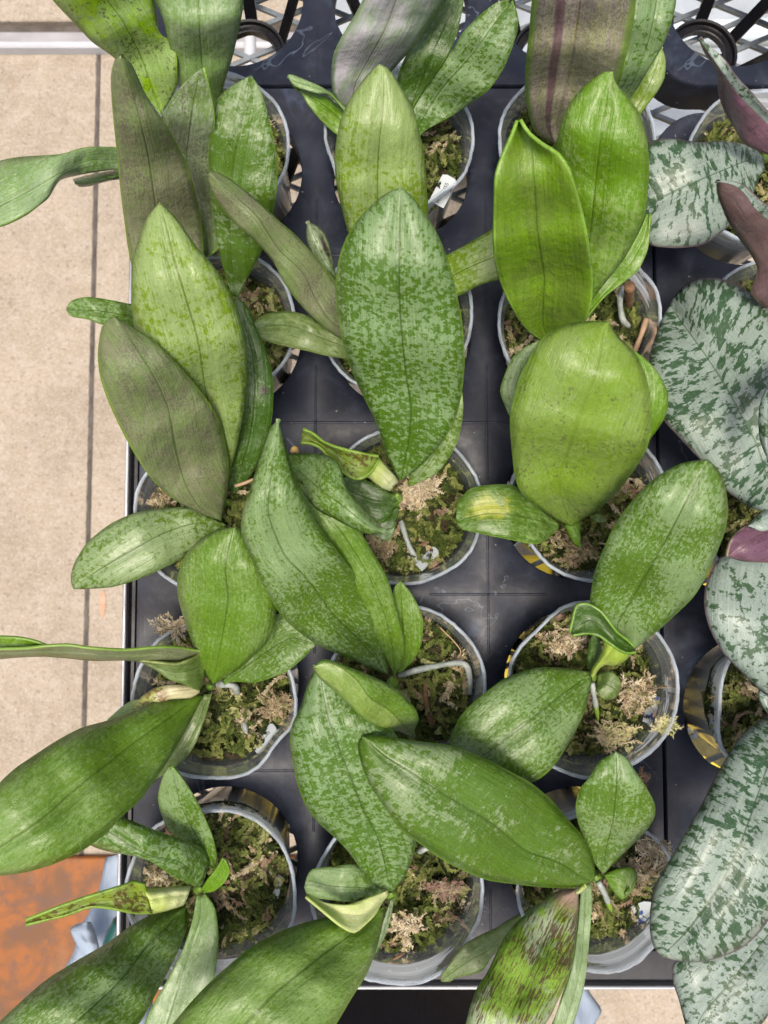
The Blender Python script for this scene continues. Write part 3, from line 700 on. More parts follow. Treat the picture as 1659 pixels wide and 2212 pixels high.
# ---------------------------------------------------------------- moss
PAL = [(0.025, 0.035, 0.008), (0.060, 0.085, 0.014), (0.115, 0.14, 0.032), (0.18, 0.20, 0.055), (0.28, 0.285, 0.115),
       (0.33, 0.26, 0.155), (0.44, 0.37, 0.24), (0.25, 0.17, 0.115), (0.56, 0.49, 0.34), (0.055, 0.042, 0.022)]
def moss_mesh(seed, R=4.15):
    rg = random.Random(seed)
    V, F, C = [], [], []
    def hgt(x, y):
        return 0.55 * mnoise.noise(Vector((x * 0.7, y * 0.7, seed))) + 0.28 * mnoise.noise(Vector((x * 2.1, y * 2.1, seed + 5))) - 0.018 * (x * x + y * y)
    G = 46
    for j in range(G + 1):
        for i in range(48):
            an = 2 * math.pi * i / 48; r = R * j / G
            x, y = r * math.cos(an), r * math.sin(an)
            V.append((x, y, hgt(x, y) - 0.22 + 0.12 * mnoise.noise(Vector((x * 6, y * 6, seed)))))
            c = PAL[0] if rg.random() < 0.6 else (PAL[9] if rg.random() < 0.5 else PAL[1]); C.append(c)
    for j in range(G):
        for i in range(48):
            q = j * 48; F.append((q + i, q + 48 + i, q + 48 + (i + 1) % 48, q + (i + 1) % 48))
    def strand(x, y, z, L, az, pit, col, lw):
        k = max(6, int(L / 0.085)); dx, dy = math.cos(az), math.sin(az)
        p = Vector((x, y, z)); d = Vector((dx * math.cos(pit), dy * math.cos(pit), math.sin(pit)))
        cz, cp = rg.uniform(-0.35, 0.35), rg.uniform(-0.22, 0.1)
        fl = 1 if rg.random() < 0.5 else -1
        for s in range(k):
            t = s / k
            side = Vector((-d.y, d.x, 0)); 
            if side.length < 1e-3: side = Vector((1, 0, 0))
            side.normalize(); up = d.cross(side).normalized()
            wdt = lw * (1 - 0.55 * t) * rg.uniform(0.7, 1.25)
            for sg in (-1, 1):
                ph = rg.uniform(-0.9, 0.9)
                o = side * sg * math.cos(ph) + up * math.sin(ph)
                tip = p + d * wdt * 1.1 + o * wdt
                m1 = p + d * wdt * 0.75 + o * wdt * 0.25; m2 = p + d * wdt * 0.2 + o * wdt * 0.62
                b0 = len(V); V.extend([tuple(p), tuple(m1), tuple(tip), tuple(m2)])
                kk = rg.uniform(0.75, 1.3); cc = tuple(c * kk for c in col); C.extend([cc] * 4)
                F.append((b0, b0 + 1, b0 + 2, b0 + 3))
            b0 = len(V); th = 0.022
            V.extend([tuple(p + side * th), tuple(p - side * th), tuple(p + d * L / k * 1.1 - side * th), tuple(p + d * L / k * 1.1 + side * th)])
            C.extend([tuple(c * 0.8 for c in col)] * 4); F.append((b0, b0 + 1, b0 + 2, b0 + 3))
            p = p + d * L / k
            a2 = math.atan2(d.y, d.x) + cz * rg.uniform(0.2, 1.0); pz = math.asin(max(-1, min(1, d.z))) + cp * rg.uniform(0, 0.8)
            if p.z < hgt(p.x, p.y) - 0.05: pz = abs(pz) * 0.6 + 0.12
            rr = math.hypot(p.x, p.y)
            if rr > R * 0.97: a2 = math.atan2(-p.y, -p.x)
            d = Vector((math.cos(a2) * math.cos(pz), math.sin(a2) * math.cos(pz), math.sin(pz)))
    for q in range(860):
        r = R * math.sqrt(rg.random()) * 0.98; an = rg.uniform(0, 2 * math.pi)
        x, y = r * math.cos(an), r * math.sin(an)
        n1 = mnoise.noise(Vector((x * 0.55, y * 0.55, seed + 20))) + 0.5 * mnoise.noise(Vector((x * 1.6, y * 1.6, seed + 40)))
        k = n1 + rg.gauss(0, 0.2)
        top = q > 560
        if k < -0.22: ci = rg.choice([0, 1, 1, 2, 2])
        elif k < 0.12: ci = rg.choice([1, 2, 2, 3, 3, 3, 4])
        elif k < 0.42: ci = rg.choice([3, 3, 4, 4, 4, 6, 5, 7])
        else: ci = rg.choice([5, 6, 6, 8, 5, 7])
        if not top: ci = rg.choice([0, 0, 1, 1, ci, 9])
        z = hgt(x, y) + (rg.uniform(0.05, 0.38) if top else rg.uniform(-0.15, 0.1))
        flow = math.pi * 1.5 * mnoise.noise(Vector((x * 0.4, y * 0.4, seed + 60))) + rg.gauss(0, 0.9)
        strand(x, y, z, rg.uniform(0.7, 2.3), flow, rg.uniform(-0.1, 0.55), PAL[ci], rg.uniform(0.12, 0.24) * (1.25 if top else 1))
    me = bpy.data.meshes.new('moss')
    me.from_pydata([(a_ / 100, b_ / 100, c_ / 100) for a_, b_, c_ in V], [], F)
    me.materials.append(MP['moss'])
    ca = me.color_attributes.new('tone', 'FLOAT_COLOR', 'POINT')
    ca.data.foreach_set('color', np.array([(*c, 1) for c in C], dtype=np.float32).ravel())
    me.update(); return me
MOSS = [moss_mesh(s) for s in (3, 11, 27, 42, 58)]

# ---------------------------------------------------------------- pots
def pot(cu, cv, ru, rv, rr, label, mossrot, mv, seed, dents=(), depth=1.7, nomoss=False):
    rg = random.Random(seed)
    bc = D(cu, cv); rc = W(ru, rv, 3.2); R1 = rr * K * (CAM_H - 3.2) / CAM_H - 0.2; R0 = 3.05
    root = empty('orchid_pot', (bc.x, bc.y, -0.054), label, 'pot', 'clear plastic orchid pots')
    Z0, Z1 = -5.4, 3.2
    S, N = 96, 34
    v, f, uv = [], [], []
    ph = [rg.uniform(0, 6.28) for _ in range(4)]
    for i in range(N + 1):
        h = (i / N) ** 0.85
        z = Z0 + (Z1 - Z0) * h
        for k in range(S):
            an = 2 * math.pi * k / S
            r = R0 + (R1 - R0) * h
            if h > 0.88: r += 0.22 * (h - 0.88) / 0.12
            if 0.86 < h < 0.9: r -= 0.04
            wb = h ** 3 * (0.07 * math.sin(2 * an + ph[0]) + 0.05 * math.sin(3 * an + ph[1]) + 0.035 * math.sin(7 * an + ph[2]))
            for da, dd, dw in dents:
                dl = (an - R_(da) + math.pi) % (2 * math.pi) - math.pi
                wb -= dd * h ** 2 * math.exp(-(dl / R_(dw)) ** 2)
            r += wb
            zz = z
            if i == N: zz += 0.025 * rg.uniform(-1, 1) + 0.08 * math.sin(5 * an + ph[3]); r += 0.018 * rg.uniform(-1, 1)
            c = bc.lerp(Vector((rc.x, rc.y, 0)), h)
            v.append((c.x + r / 100 * math.cos(an), c.y + r / 100 * math.sin(an), zz / 100)); uv.append((k / S * 6, h))
    for i in range(N):
        for k in range(S): f.append((i * S + k, i * S + (k + 1) % S, (i + 1) * S + (k + 1) % S, (i + 1) * S + k))
    o = mesh_obj('pot_wall', v, f, MP['pot'], root)
    rv_, rf_ = [], []
    for k in range(S):
        p = Vector(v[N * S + k]); c3 = Vector((bc.x + (rc.x - bc.x), bc.y + (rc.y - bc.y), p.z)); d_ = (p - c3).normalized()
        for q in range(6):
            a6 = math.pi * 2 * q / 6; rr_ = 0.0009 * (1 + 0.3 * rg.random())
            rv_.append(p + d_ * rr_ * math.cos(a6) + Vector((0, 0, rr_ * 1.3 * math.sin(a6))))
    for k in range(S):
        for q in range(6): rf_.append((k * 6 + q, ((k + 1) % S) * 6 + q, ((k + 1) % S) * 6 + (q + 1) % 6, k * 6 + (q + 1) % 6))
    mesh_obj('rim', rv_, rf_, MP['rim'], root)
    u = o.data.uv_layers.new(name='pot'); li = np.zeros(len(o.data.loops), dtype=np.int32); o.data.loops.foreach_get('vertex_index', li)
    u.data.foreach_set('uv', np.array(uv, dtype=np.float32)[li].ravel())
    mesh_obj('pot_base', [(bc.x + 0.0303 * math.cos(2 * math.pi * k / 40), bc.y + 0.0303 * math.sin(2 * math.pi * k / 40), -0.0538) for k in range(40)], [tuple(range(40))], MP['pot'], root, False).data.uv_layers.new(name='pot')
    # packed medium under the moss surface, seen through the clear wall
    zt = Z1 - depth; ht = (zt - Z0) / (Z1 - Z0)
    cm_ = bc.lerp(Vector((rc.x, rc.y, 0)), ht)
    Rm = (R0 + (R1 - R0) * ht) - 0.12
    if not nomoss:
        mo = bpy.data.objects.new('moss', MOSS[mv]); scene.collection.objects.link(mo); mo.parent = root
        mo.location = (cm_.x - root.location.x, cm_.y - root.location.y, (zt - 0.15) / 100 - root.location.z)
        mo.rotation_euler = (0, 0, R_(mossrot)); s = Rm / 4.15; mo.scale = (s, s, 1.0); mo['kind'] = 'stuff'
        v, f, C = [], [], []
        for i in range(13):
            h = 0.06 + (ht - 0.09) * i / 12; c = bc.lerp(Vector((rc.x, rc.y, 0)), h)
            for k in range(40):
                an = 2 * math.pi * k / 40; r = R0 + (R1 - R0) * h - 0.22 + 0.15 * mnoise.noise(Vector((math.cos(an) * 3, math.sin(an) * 3, i * 0.7 + seed)))
                v.append((c.x + r / 100 * math.cos(an), c.y + r / 100 * math.sin(an), (Z0 + (Z1 - Z0) * h) / 100))
                C.append(rg.choice(PAL[:6] + [PAL[9]]))
        for i in range(12):
            for k in range(40): f.append((i * 40 + k, i * 40 + (k + 1) % 40, (i + 1) * 40 + (k + 1) % 40, (i + 1) * 40 + k))
        b_ = mesh_obj('root_ball', v, f, MP['moss'], root)
        ca = b_.data.color_attributes.new('tone', 'FLOAT_COLOR', 'POINT')
        ca.data.foreach_set('color', np.array([(*c, 1) for c in C], dtype=np.float32).ravel())
        b_['kind'] = 'stuff'
    return root
P_ = [
 (0, 0, 455, 315, 170, 'clear pot in the top left cell, mostly under long upright leaves', 40, 1, 1.5),
 (1, 0, 861, 300, 164, 'clear pot with a printed white tag under the pale lime leaf', 0, 0, 1.5),
 (2, 0, 1247, 300, 170, 'clear pot under the mauve brown leaf at the top of the third column', 80, 2, 1.5),
 (0, 1, 470, 700, 168, 'clear pot of dark moss beside the pointed brown leaf', 200, 3, 1.6),
 (1, 1, 855, 685, 168, 'clear pot almost hidden by the large mottled leaf', 90, 1, 1.6),
 (2, 1, 1252, 690, 178, 'clear pot with a brown cut stub and folded rim', 150, 4, 1.7),
 (0, 2, 462, 1110, 170, 'clear pot under the broad brown leaf near the left lip', 10, 0, 1.4),
 (1, 2, 870, 1094, 169, 'clear pot below the largest mottled leaf, with a pale moss tuft', 250, 2, 1.4),
 (2, 2, 1272, 1085, 168, 'clear pot below the big round lime leaf', 320, 0, 1.6),
 (0, 3, 462, 1510, 171, 'clear pot with a tag beside yellow strips, under the round leaf', 120, 4, 1.5),
 (1, 3, 875, 1487, 170, 'clear pot with a long grey root bending round its inside', 30, 1, 1.5),
 (2, 3, 1280, 1487, 182, 'wide clear pot with tan moss and blue printed tag', 60, 2, 1.7),
 (0, 4, 457, 1925, 176, 'clear pot of loose olive moss at the lower left corner', 170, 3, 1.5),
 (1, 4, 860, 1936, 178, 'clear pot with a tall bare wall, bottom of the middle column', 280, 1, 1.8),
 (2, 4, 1290, 1927, 163, 'clear pot with a floral print tag at the lower right', 340, 4, 1.7),
]
DENT = {3: (), 5: ((60, 0.25, 12), (35, 0.12, 10)), 9: ((-35, 0.3, 14),), 11: ((130, 0.35, 20),), 13: ((-30, 0.15, 10),), 8: ((215, 0.4, 25),), 1: ((-55, 0.25, 16), (200, 0.15, 10)), 12: ((90, 0.35, 25),)}
for i, (c, r, ru, rv, rr, lb, rot, mv, dp) in enumerate(P_):
    pot(US[c], VS[r], ru, rv, rr, lb, rot, mv, 100 + i, DENT.get(i, ()), dp)
for i, (r, ru, rv, rr, lb) in enumerate([(0, 1650, 360, 172, 'cloudy clear pot with olive moss at the upper right tray corner'),
        (1, 1690, 722, 172, 'clear pot peeking out above the broad silver leaf'), (2, 1690, 1110, 170, 'clear pot hidden behind the broad silver leaf at the right edge'),
        (3, 1712, 1535, 172, 'clear pot with an inward bent rim beside yellow strips at right')]):
    pot(1620, VS[r] + 55, ru, rv, rr, lb, 70 * i, (i + 1) % 5, 300 + i, ((175, 0.45, 28),) if i == 3 else (), 1.3)

# ---------------------------------------------------------------- tags
def tagobj(u, v, z, ang, L, Wd, label, tilt=25, text=None, blue=None, roll=0):
    c = W(u, v, z - 0.4)
    root = empty('plant_tag', c, label, 'tag', 'white plant tags standing in the moss')
    L *= 0.8; Wd *= 0.85
    l, w2, th = L / 200, Wd / 200, 0.0004
    o2 = []
    for (x, y) in ((-l, -w2), (l * 0.86, -w2), (l, -w2 * 0.5), (l, w2 * 0.5), (l * 0.86, w2), (-l, w2)): o2.append((x, y))
    n = len(o2); vs_ = [(x, y, th) for x, y in o2] + [(x, y, -th) for x, y in o2]
    fs = [tuple(range(n)), tuple(range(2 * n - 1, n - 1, -1))] + [(k, k + n, (k + 1) % n + n, (k + 1) % n) for k in range(n)]
    me = bpy.data.meshes.new('tag_plate'); me.from_pydata(vs_, [], fs); me.materials.append(MP['tag'])
    o = bpy.data.objects.new('tag_plate', me); scene.collection.objects.link(o); o.parent = root
    root.rotation_euler = (R_(roll), R_(-tilt), R_(ang)); root.rotation_mode = 'XYZ'
    if text:
        for k, (s, sz, x, y, a_) in enumerate(text):
            cu = bpy.data.curves.new('lettering', 'FONT'); cu.body = s; cu.size = sz / 100; cu.align_x = 'CENTER'; cu.align_y = 'CENTER'
            cu.extrude = 0.0001; cu.materials.append(MP['ink'])
            tmp = bpy.data.objects.new('lettering', cu); scene.collection.objects.link(tmp)
            bpy.context.view_layer.update()
            me_t = bpy.data.meshes.new_from_object(tmp.evaluated_get(bpy.context.evaluated_depsgraph_get()))
            bpy.data.objects.remove(tmp); me_t.materials.clear(); me_t.materials.append(MP['ink'])
            t = bpy.data.objects.new('lettering', me_t); scene.collection.objects.link(t); t.parent = root
            t.location = (x / 100, y / 100, th + 0.0002); t.rotation_euler = (0, 0, R_(a_))
    if blue:
        for bx0, by0, br, a0, a1 in blue:
            v, f = [], []
            for k in range(13):
                an = R_(a0 + (a1 - a0) * k / 12)
                wdt = 0.16 if k % 3 else 0.24
                v.append(((bx0 + br * math.cos(an)) / 100, (by0 + br * math.sin(an)) / 100, th + 0.0002))
                v.append(((bx0 + (br - wdt) * math.cos(an)) / 100, (by0 + (br - wdt) * math.sin(an)) / 100, th + 0.0002))
            for k in range(12): f.append((2 * k, 2 * k + 1, 2 * k + 3, 2 * k + 2))
            me = bpy.data.meshes.new('print'); me.from_pydata(v, [], f); me.materials.append(MP['blueink'])
            q = bpy.data.objects.new('print', me); scene.collection.objects.link(q); q.parent = root
    return root
tagobj(958, 412, 2.4, 61, 2.2, 1.15, 'white tag printed HT-18455 in the pot behind the lime leaf', 12,
       [('HT-18455', 0.30, -0.15, -0.02, 0), ('36', 0.30, 0.22, -0.36, 0)], None)
tagobj(924, 1206, 2.4, 47, 1.9, 0.7, 'white tag with blurred print at the rim below the mottled leaf', 5, [('::.:-:', 0.3, 0.0, -0.08, 0), ('.:-::', 0.3, 0.1, 0.12, 0)], None, -35)
tagobj(572, 1594, 2.2, 50, 2.3, 0.75, 'narrow white tag by the yellow strips beneath the round leaf', 5, [('-..-----', 0.4, 0.0, 0.0, 0)], None, -30)
tagobj(1413, 1535, 2.1, 75, 2.0, 1.1, 'white tag with a dark blue ring at the wide pot wall', 0, None, [(0.2, 0.45, 0.75, 190, 330)], -30)
tagobj(1400, 1985, 2.0, 120, 2.6, 1.5, 'white tag with fine blue scrolls partly under a silver leaf', 0, None, [(0.3, 0.3, 0.32, 20, 250), (-0.3, -0.2, 0.5, 100, 200), (0.55, 0.2, 0.18, 0, 300)], -20)
tagobj(1392, 682, 1.6, 78, 2.0, 0.9, 'white tag with dark blue print behind the grey root', 0, None, [(0.1, 0.3, 0.5, 190, 340)], -50)
tagobj(1002, 2012, 2.3, 57, 2.6, 0.8, 'white tag with a blue arc at the bottom middle pot wall', 0, None, [(-0.3, 0.3, 0.45, 190, 300)], -45)
tagobj(600, 1914, 2.2, 78, 1.5, 0.5, 'narrow white tag in the lower left corner pot', 0, [('.....', 0.3, 0.0, 0.0, 0)], None, -40)
tagobj(1006, 1493, 1.8, 72, 1.8, 0.4, 'thin white tag beside the bent grey root', 0, [('....', 0.3, 0.0, 0.0, 0)], None, -50)

# ---------------------------------------------------------------- the photographer's clothing beyond the bench
per = empty('person', (0.0, -0.42, -0.5), 'person in pale blue shirt over navy top at the near end of the bench', 'person')
S, v, f = 48, [], []
prof = [(-78, 15, 11), (-60, 17.5, 12), (-45, 18, 12.5), (-30, 17.5, 12), (-18, 17.5, 12), (-9, 18, 12), (-4, 18, 11.5)]
for i in range(37):
    t = i / 36; z = -78 + 74 * t
    k = 0
    while k < len(prof) - 2 and prof[k + 1][0] < z: k += 1
    fr = (z - prof[k][0]) / (prof[k + 1][0] - prof[k][0]); rx = prof[k][1] + (prof[k + 1][1] - prof[k][1]) * fr; ry = prof[k][2] + (prof[k + 1][2] - prof[k][2]) * fr
    for q in range(S):
        an = 2 * math.pi * q / S
        wr = 1 + 0.03 * mnoise.noise(Vector((math.cos(an) * 2.5, math.sin(an) * 2.5, z * 0.12)))
        v.append((0.0 + rx * 0.7 / 100 * wr * math.cos(an), -0.475 + ry / 100 * wr * math.sin(an), z / 100))
for i in range(36):
    for q in range(S): f.append((i * S + q, i * S + (q + 1) % S, (i + 1) * S + (q + 1) % S, (i + 1) * S + q))
f.append(tuple(36 * S + q for q in range(S)))
mesh_obj('navy_top', v, f, MP['navy'], per)
def cloth(name, L, Mi, Rr, z, **kw):
    o = leaf(per, L, Mi, Rr, z, 'green', tf=0, name=name, **kw)
    o.data.materials.clear(); o.data.materials.append(MP['bluefab']); return o
cloth('shirt_panel', '228,1852 215,1915 196,1965 172,2005 158,2060 135,2100 100,2200 80,2320', '262,1845 258,1920 250,1980 235,2040 210,2100 180,2180 160,2320',
      '330,1846 330,1950 330,2050 330,2110 330,2200 330,2330', [-15, -14, -13, -12, -12], fold=-0.8, bulge=0.5, wav=1.1, thick=0.002)
cloth('cuff', '170,1994 158,2000 152,2010 160,2032 172,2050', '185,1992 180,2005 182,2025 192,2050 200,2085', '196,1990 205,2010 212,2035 218,2065 220,2090',
      [-10.8, -10.4, -10.2, -10.6, -11], fold=-0.7, bulge=0.3, wav=0.1, thick=0.002)
cloth('shirt_panel', '1215,2060 1222,2130 1225,2200 1235,2330', '1245,2060 1255,2130 1262,2200 1262,2330', '1255,2060 1270,2135 1300,2182 1285,2215 1265,2330',
      [-16, -15, -14, -14], fold=-0.8, bulge=0.5, wav=0.8, thick=0.002)
tag(tube('teal_hose', [W(262, 1990, -9), W(248, 2020, -9), W(238, 2050, -9), W(236, 2100, -9)], 0.6, MP['teal']), 'glossy teal hose end beside the pale blue shirt', 'hose')

# ---------------------------------------------------------------- orchids
def orchid(bu, bv, label, kind='green', top=4.0, r=0.3, lean=(0, 0), stem=True):
    p = W(bu, bv, 1.2)
    g_ = 'green leaved orchids in clear pots' if kind == 'green' else 'silver mottled orchids along the right edge'
    root = empty('orchid', p, label, 'orchid', g_)
    if stem:
        tube('stem', [W(bu + lean[0], bv + lean[1], 0.7), W(bu + lean[0] * 0.5, bv + lean[1] * 0.5, 2.2), W(bu, bv, top - 0.5)], [r * 1.2, r, r * 0.8, r * 0.08], MP['stem'], root, 12)
    return root
def root_(par, pts, r=0.2, tip=False, mat='root'):
    P = [W(*p) for p in pts]; r *= 0.75
    tube('aerial_root', P, [r, r * 1.15, r * 0.9, r * 1.1, r * 0.95], MP[mat], par, 9)
    if tip:
        d = (P[-1] - P[-2]).normalized()
        tube('root_tip', [P[-1] - d * 0.001, P[-1] + d * 0.0035, P[-1] + d * 0.0075], [r, r * 0.9, r * 0.25], MP['roottip'], par, 9)

# top left
A = orchid(440, 300, 'orchid with a twisted lime spotted leaf and a broad pale leaf, top left')
leaf(A, '350,252 310,200 250,128 200,92 165,55 113,0 70,-60 60,-120', '350,247 325,180 300,110 268,50 232,0 180,-70 120,-140', '352,240 382,190 382,150 380,118 372,93 347,77 340,50 333,0 300,-80 180,-160',
     [5, 7, 10, 12, 13], 'limespot', 0, zl=[0, -.3, -.9, -.8, 0], zr=[0, .7, -.6, -.9, 0], label='lime twisted leaf with brown spots')
leaf(A, '430,255 385,185 368,110 352,40 335,0 325,-100 400,-160', '452,250 441,200 434,100 428,0 425,-90 430,-165', '470,245 485,180 502,125 514,75 524,25 527,-20 520,-100 450,-165', [4, 7, 10, 11, 11.5], 'pale', 0, bulge=.3, label='broad pale green leaf')
leaf(A, '280,330 252,318 213,317 180,320 127,333 50,338 0,347 -60,380', '280,350 250,345 190,347 120,380 60,415 0,445 -50,470', '280,375 253,367 200,373 150,383 127,392 103,430 62,458 0,488 -60,500', [6, 8, 9.5, 10, 9.5], 'pale', 0, zl=[0, .3, -.7, -1], zr=[0, -.6, .2, -.2])
leaf(A, '270,365 230,370 190,378 157,387', '270,378 230,385 190,392 162,396', '270,386 230,392 196,402 172,404 165,398', [6, 6.5, 6.5], 'dark', 0, fold=-.5)
# col 1 row 2
A = orchid(500, 655, 'orchid with a tall brown green upright leaf and a curled speckled leaf, upper left')
leaf(A, '262,117 247,130 239,165 242,230 252,330 261,420 270,490 277,540 290,590 330,640', '262,118 272,150 292,220 318,320 333,420 345,500 370,570 420,640', '262,117 285,138 318,210 360,270 400,345 422,415 436,480 440,540 445,600 470,650', [4, 6, 10, 14, 16.5], 'brown', 1, zl=-.4, zr=-.4, bulge=.15, label='upright leaf seen from its brown green underside')
leaf(A, '437,146 400,176 370,215 352,252 360,300 385,350 415,430 420,480 425,525 445,552', '437,146 430,165 418,220 408,300 402,350 418,420 438,480 450,548', '437,146 450,185 462,240 466,310 465,375 478,430 488,480 485,515 470,538 448,553', [3.5, 5, 8, 11, 12.5], 'spk', 1, fold=.3, zl=[-.5, -.6, .1, 0], label='silver leaf with purple speckles')
leaf(A, '542,162 503,184 470,212 455,260 450,340 455,420 465,500 480,570 500,640', '541,164 534,210 520,270 505,350 495,440 498,540 508,640', '542,162 562,192 580,250 597,330 599,400 590,460 567,540 535,600 512,642', [3.5, 6, 9, 10.5, 11], 'fleck', 1, bulge=.3, fold=.1)
leaf(A, '300,655 280,656 240,648 188,641 155,649 143,665', '310,688 290,684 220,672 150,667', '310,715 290,708 255,703 220,700 183,686 150,680 143,666', [4.5, 6, 6.5, 6], 'green2', 0, fold=.1)
leaf(A, '513,641 505,650 512,700 515,760 513,830 510,900 505,960 498,1000 490,1062', '513,641 528,700 545,760 550,840 545,910 530,980 502,1060', '513,641 537,665 550,700 566,735 585,790 591,836 588,900 575,960 552,1010 530,1045 505,1068', [3, 5, 6.5, 7.5, 8], 'dark_scarred', 1, bulge=.2, label='dark leaf with a brown scar on its edge')
# col 1 row 3
A = orchid(492, 1085, 'orchid with a broad brown underside leaf crossing a long mottled one, left', top=3.6)
leaf(A, '345,437 318,467 298,520 287,560 284,620 286,680 296,740 330,810 380,880 430,950 470,1000 488,1040', '345,437 356,475 375,553 400,640 428,735 442,830 460,930 492,1035', '345,437 383,473 430,540 450,560 492,620 518,690 532,760 534,810 528,880 512,968 500,1010 494,1040', [4, 8, 12, 14, 14.5], 'limemot', 1, fold=-.2, bulge=.35, label='long mottled leaf with dark midrib')
leaf(A, '248,683 221,702 211,760 216,815 238,878 280,963 327,1035 377,1080 430,1108 462,1121 478,1126', '248,683 290,743 335,815 363,880 378,960 398,1040 430,1095 475,1122', '248,683 277,700 333,736 393,797 440,853 474,905 490,963 495,1010 491,1065 482,1110 478,1126', [3.5, 6, 10, 13, 14.5], 'brown', 1, fold=-.4, bulge=.18, label='broad leaf showing its grey brown underside')
leaf(A, '478,1128 440,1107 400,1095 340,1099 290,1108 236,1133 187,1173 160,1217 152,1250 158,1272', '486,1132 420,1130 350,1153 277,1193 200,1240 158,1272', '490,1138 443,1175 397,1203 370,1219 310,1247 250,1267 200,1272 158,1273', [3, 4, 5, 5.2, 4.8], 'mot_scarred', 0, bulge=.25, label='mottled leaf with a small rusty edge mark')
# stray leaf over the middle
leaf(A, '560,985 590,975 622,980 668,978 710,984 736,1008 748,1050 782,1095 815,1128 833,1146', '560,1000 600,1000 640,1015 690,1055 750,1100 800,1138 833,1147', '560,1015 600,1018 625,1018 650,1060 683,1100 720,1120 758,1140 800,1155 833,1148', [6, 9, 11, 11.5, 10.5], 'green2', 0, fold=-.7, bulge=.25)
# col 2 row 1
A = orchid(860, 315, 'orchid with a lilac sheened leaf and two dark leaves at top centre')
leaf(A, '760,262 743,235 722,213 715,167 720,117 740,75 766,33 783,0 815,-60 880,-120', '775,265 762,215 770,177 800,123 830,67 856,0 880,-60 920,-130', '800,262 815,200 850,150 886,110 926,57 965,0 1000,-60 970,-140', [3.5, 6, 9, 11, 12], 'lilac', 0, fold=-.4, bulge=.35, label='broad leaf with a lilac grey sheen')
leaf(A, '850,300 850,240 860,160 885,105 925,50 960,0 990,-60', '865,300 885,240 920,150 955,70 985,0 1000,-70', '880,300 893,225 936,167 976,100 993,50 1001,0 1000,-70', [3.4, 5, 7, 8, 8.5], 'dark', 0, fold=.1, zl=-.3)
leaf(A, '870,310 890,230 925,165 976,110 1000,70 1036,33 1073,5 1100,1', '888,315 910,262 953,193 1020,117 1065,55 1104,6', '900,310 906,290 953,263 1003,233 1053,197 1086,152 1106,105 1118,67 1119,30 1104,2', [3.4, 4.5, 6.5, 8, 8.5], 'motx', 0, bulge=.2, fold=.2)
leaf(A, '786,290 745,242 712,205 686,203 643,190 628,178 620,163', '786,275 745,238 716,206 686,190 650,180 634,175 620,163', '786,255 745,228 720,203 686,183 636,162 626,160 620,163', [3.6, 4.5, 5.4, 5.8], 'pale', 0, fold=-.1)
leaf(A, '790,300 755,305 726,290 696,263 666,227 646,195 632,180', '790,290 752,272 722,245 690,220 660,202 634,180', '786,275 745,241 712,212 686,204 645,192 634,180', [3, 3.6, 4.6, 5.1], 'lime', 0, fold=-.1, name='leaf')
# col 2 row 2
A = orchid(850, 640, 'orchid with a lime mottled upright leaf and a brown underside leaf, second row middle')
leaf(A, '820,138 800,153 773,187 750,223 733,267 724,320 723,367 732,427 748,487 770,560 820,640', '820,138 830,155 828,233 820,300 815,377 818,470 840,640', '820,138 843,150 866,187 890,227 906,283 916,333 922,400 925,467 915,550 870,640', [4, 6.5, 9, 11, 12], 'limemot', 1, bulge=.3, label='lime leaf with rounded green mottling')
leaf(A, '451,372 447,385 465,428 507,483 553,523 592,568 610,606 640,648 680,690 735,732 790,750', '451,371 480,400 553,463 600,535 655,590 684,650 720,700 790,740', '452,370 462,368 495,385 553,430 603,477 640,508 680,553 725,607 770,680 800,735', [4.5, 7, 9, 11, 12.5], 'brown', 1, fold=-.4, bulge=.1, label='narrow leaf showing its speckled brown underside')
leaf(A, '790,720 750,690 693,693 666,681 620,671 573,678 550,692 543,705', '790,755 745,748 690,728 636,706 590,702 545,712', '790,785 746,776 700,768 670,760 603,745 553,730 545,720 543,707', [3.8, 5, 5.5, 5.2, 4.8], 'olive', 0, fold=-.1, bulge=.25)
leaf(A, '663,477 661,500 664,525 678,555 700,585 735,620', '663,477 676,505 692,540 712,575 740,615', '663,477 685,487 703,506 716,540 726,593 745,612', [3.8, 5, 5.6, 6], 'spk_scarred', 1, fold=-.3)
leaf(A, '880,600 930,570 973,546 1020,520 1066,493 1110,465 1150,470', '880,640 930,622 985,592 1030,570 1072,553 1120,520 1155,480', '885,670 940,655 990,640 1036,616 1080,603 1130,565 1155,490', [4, 5, 6, 6.5, 6.5], 'limemot', 0, fold=-.3)
# col 2 row 3
A = orchid(858, 1068, 'orchid with the largest mottled leaf and a curled spotted new leaf, centre', top=4.3, r=0.5, lean=(-5, 25))
leaf(A, '866,404 840,414 816,430 773,473 743,523 728,578 724,636 733,706 753,786 786,860 813,913 833,976 852,1018 862,1036', '866,404 864,470 862,573 865,686 876,803 887,880 882,953 866,1036', '866,404 885,420 906,443 943,500 967,560 984,620 1000,703 1004,786 996,860 976,923 930,986 888,1024 868,1037', [4.6, 7.5, 11, 13.5, 14.5], 'motx', 1, fold=-.1, bulge=.32, label='largest leaf, dark green blotches on silver green')
leaf(A, '980,800 940,820 930,880 915,940 895,1000 880,1048', '985,800 975,860 960,930 930,990 882,1050', '988,800 1000,856 999,906 985,963 953,1012 925,1034 884,1052', [3.6, 4.8, 6, 7.5, 8], 'mot', 1, fold=0)
leaf(A, '653,928 675,938 697,956 720,966 745,972 775,978 800,984 818,988', '652,940 680,955 712,968 745,992 775,1010 800,1008 816,992', '649,956 672,956 694,966 714,990 738,1015 760,1032 778,1034 798,1022 816,993', [6.2, 6.8, 6.6, 6.2, 6], 'spot_dark', 1, zl=.5, zr=.3, bulge=-.2, label='curled yellow green leaf with brown spots')
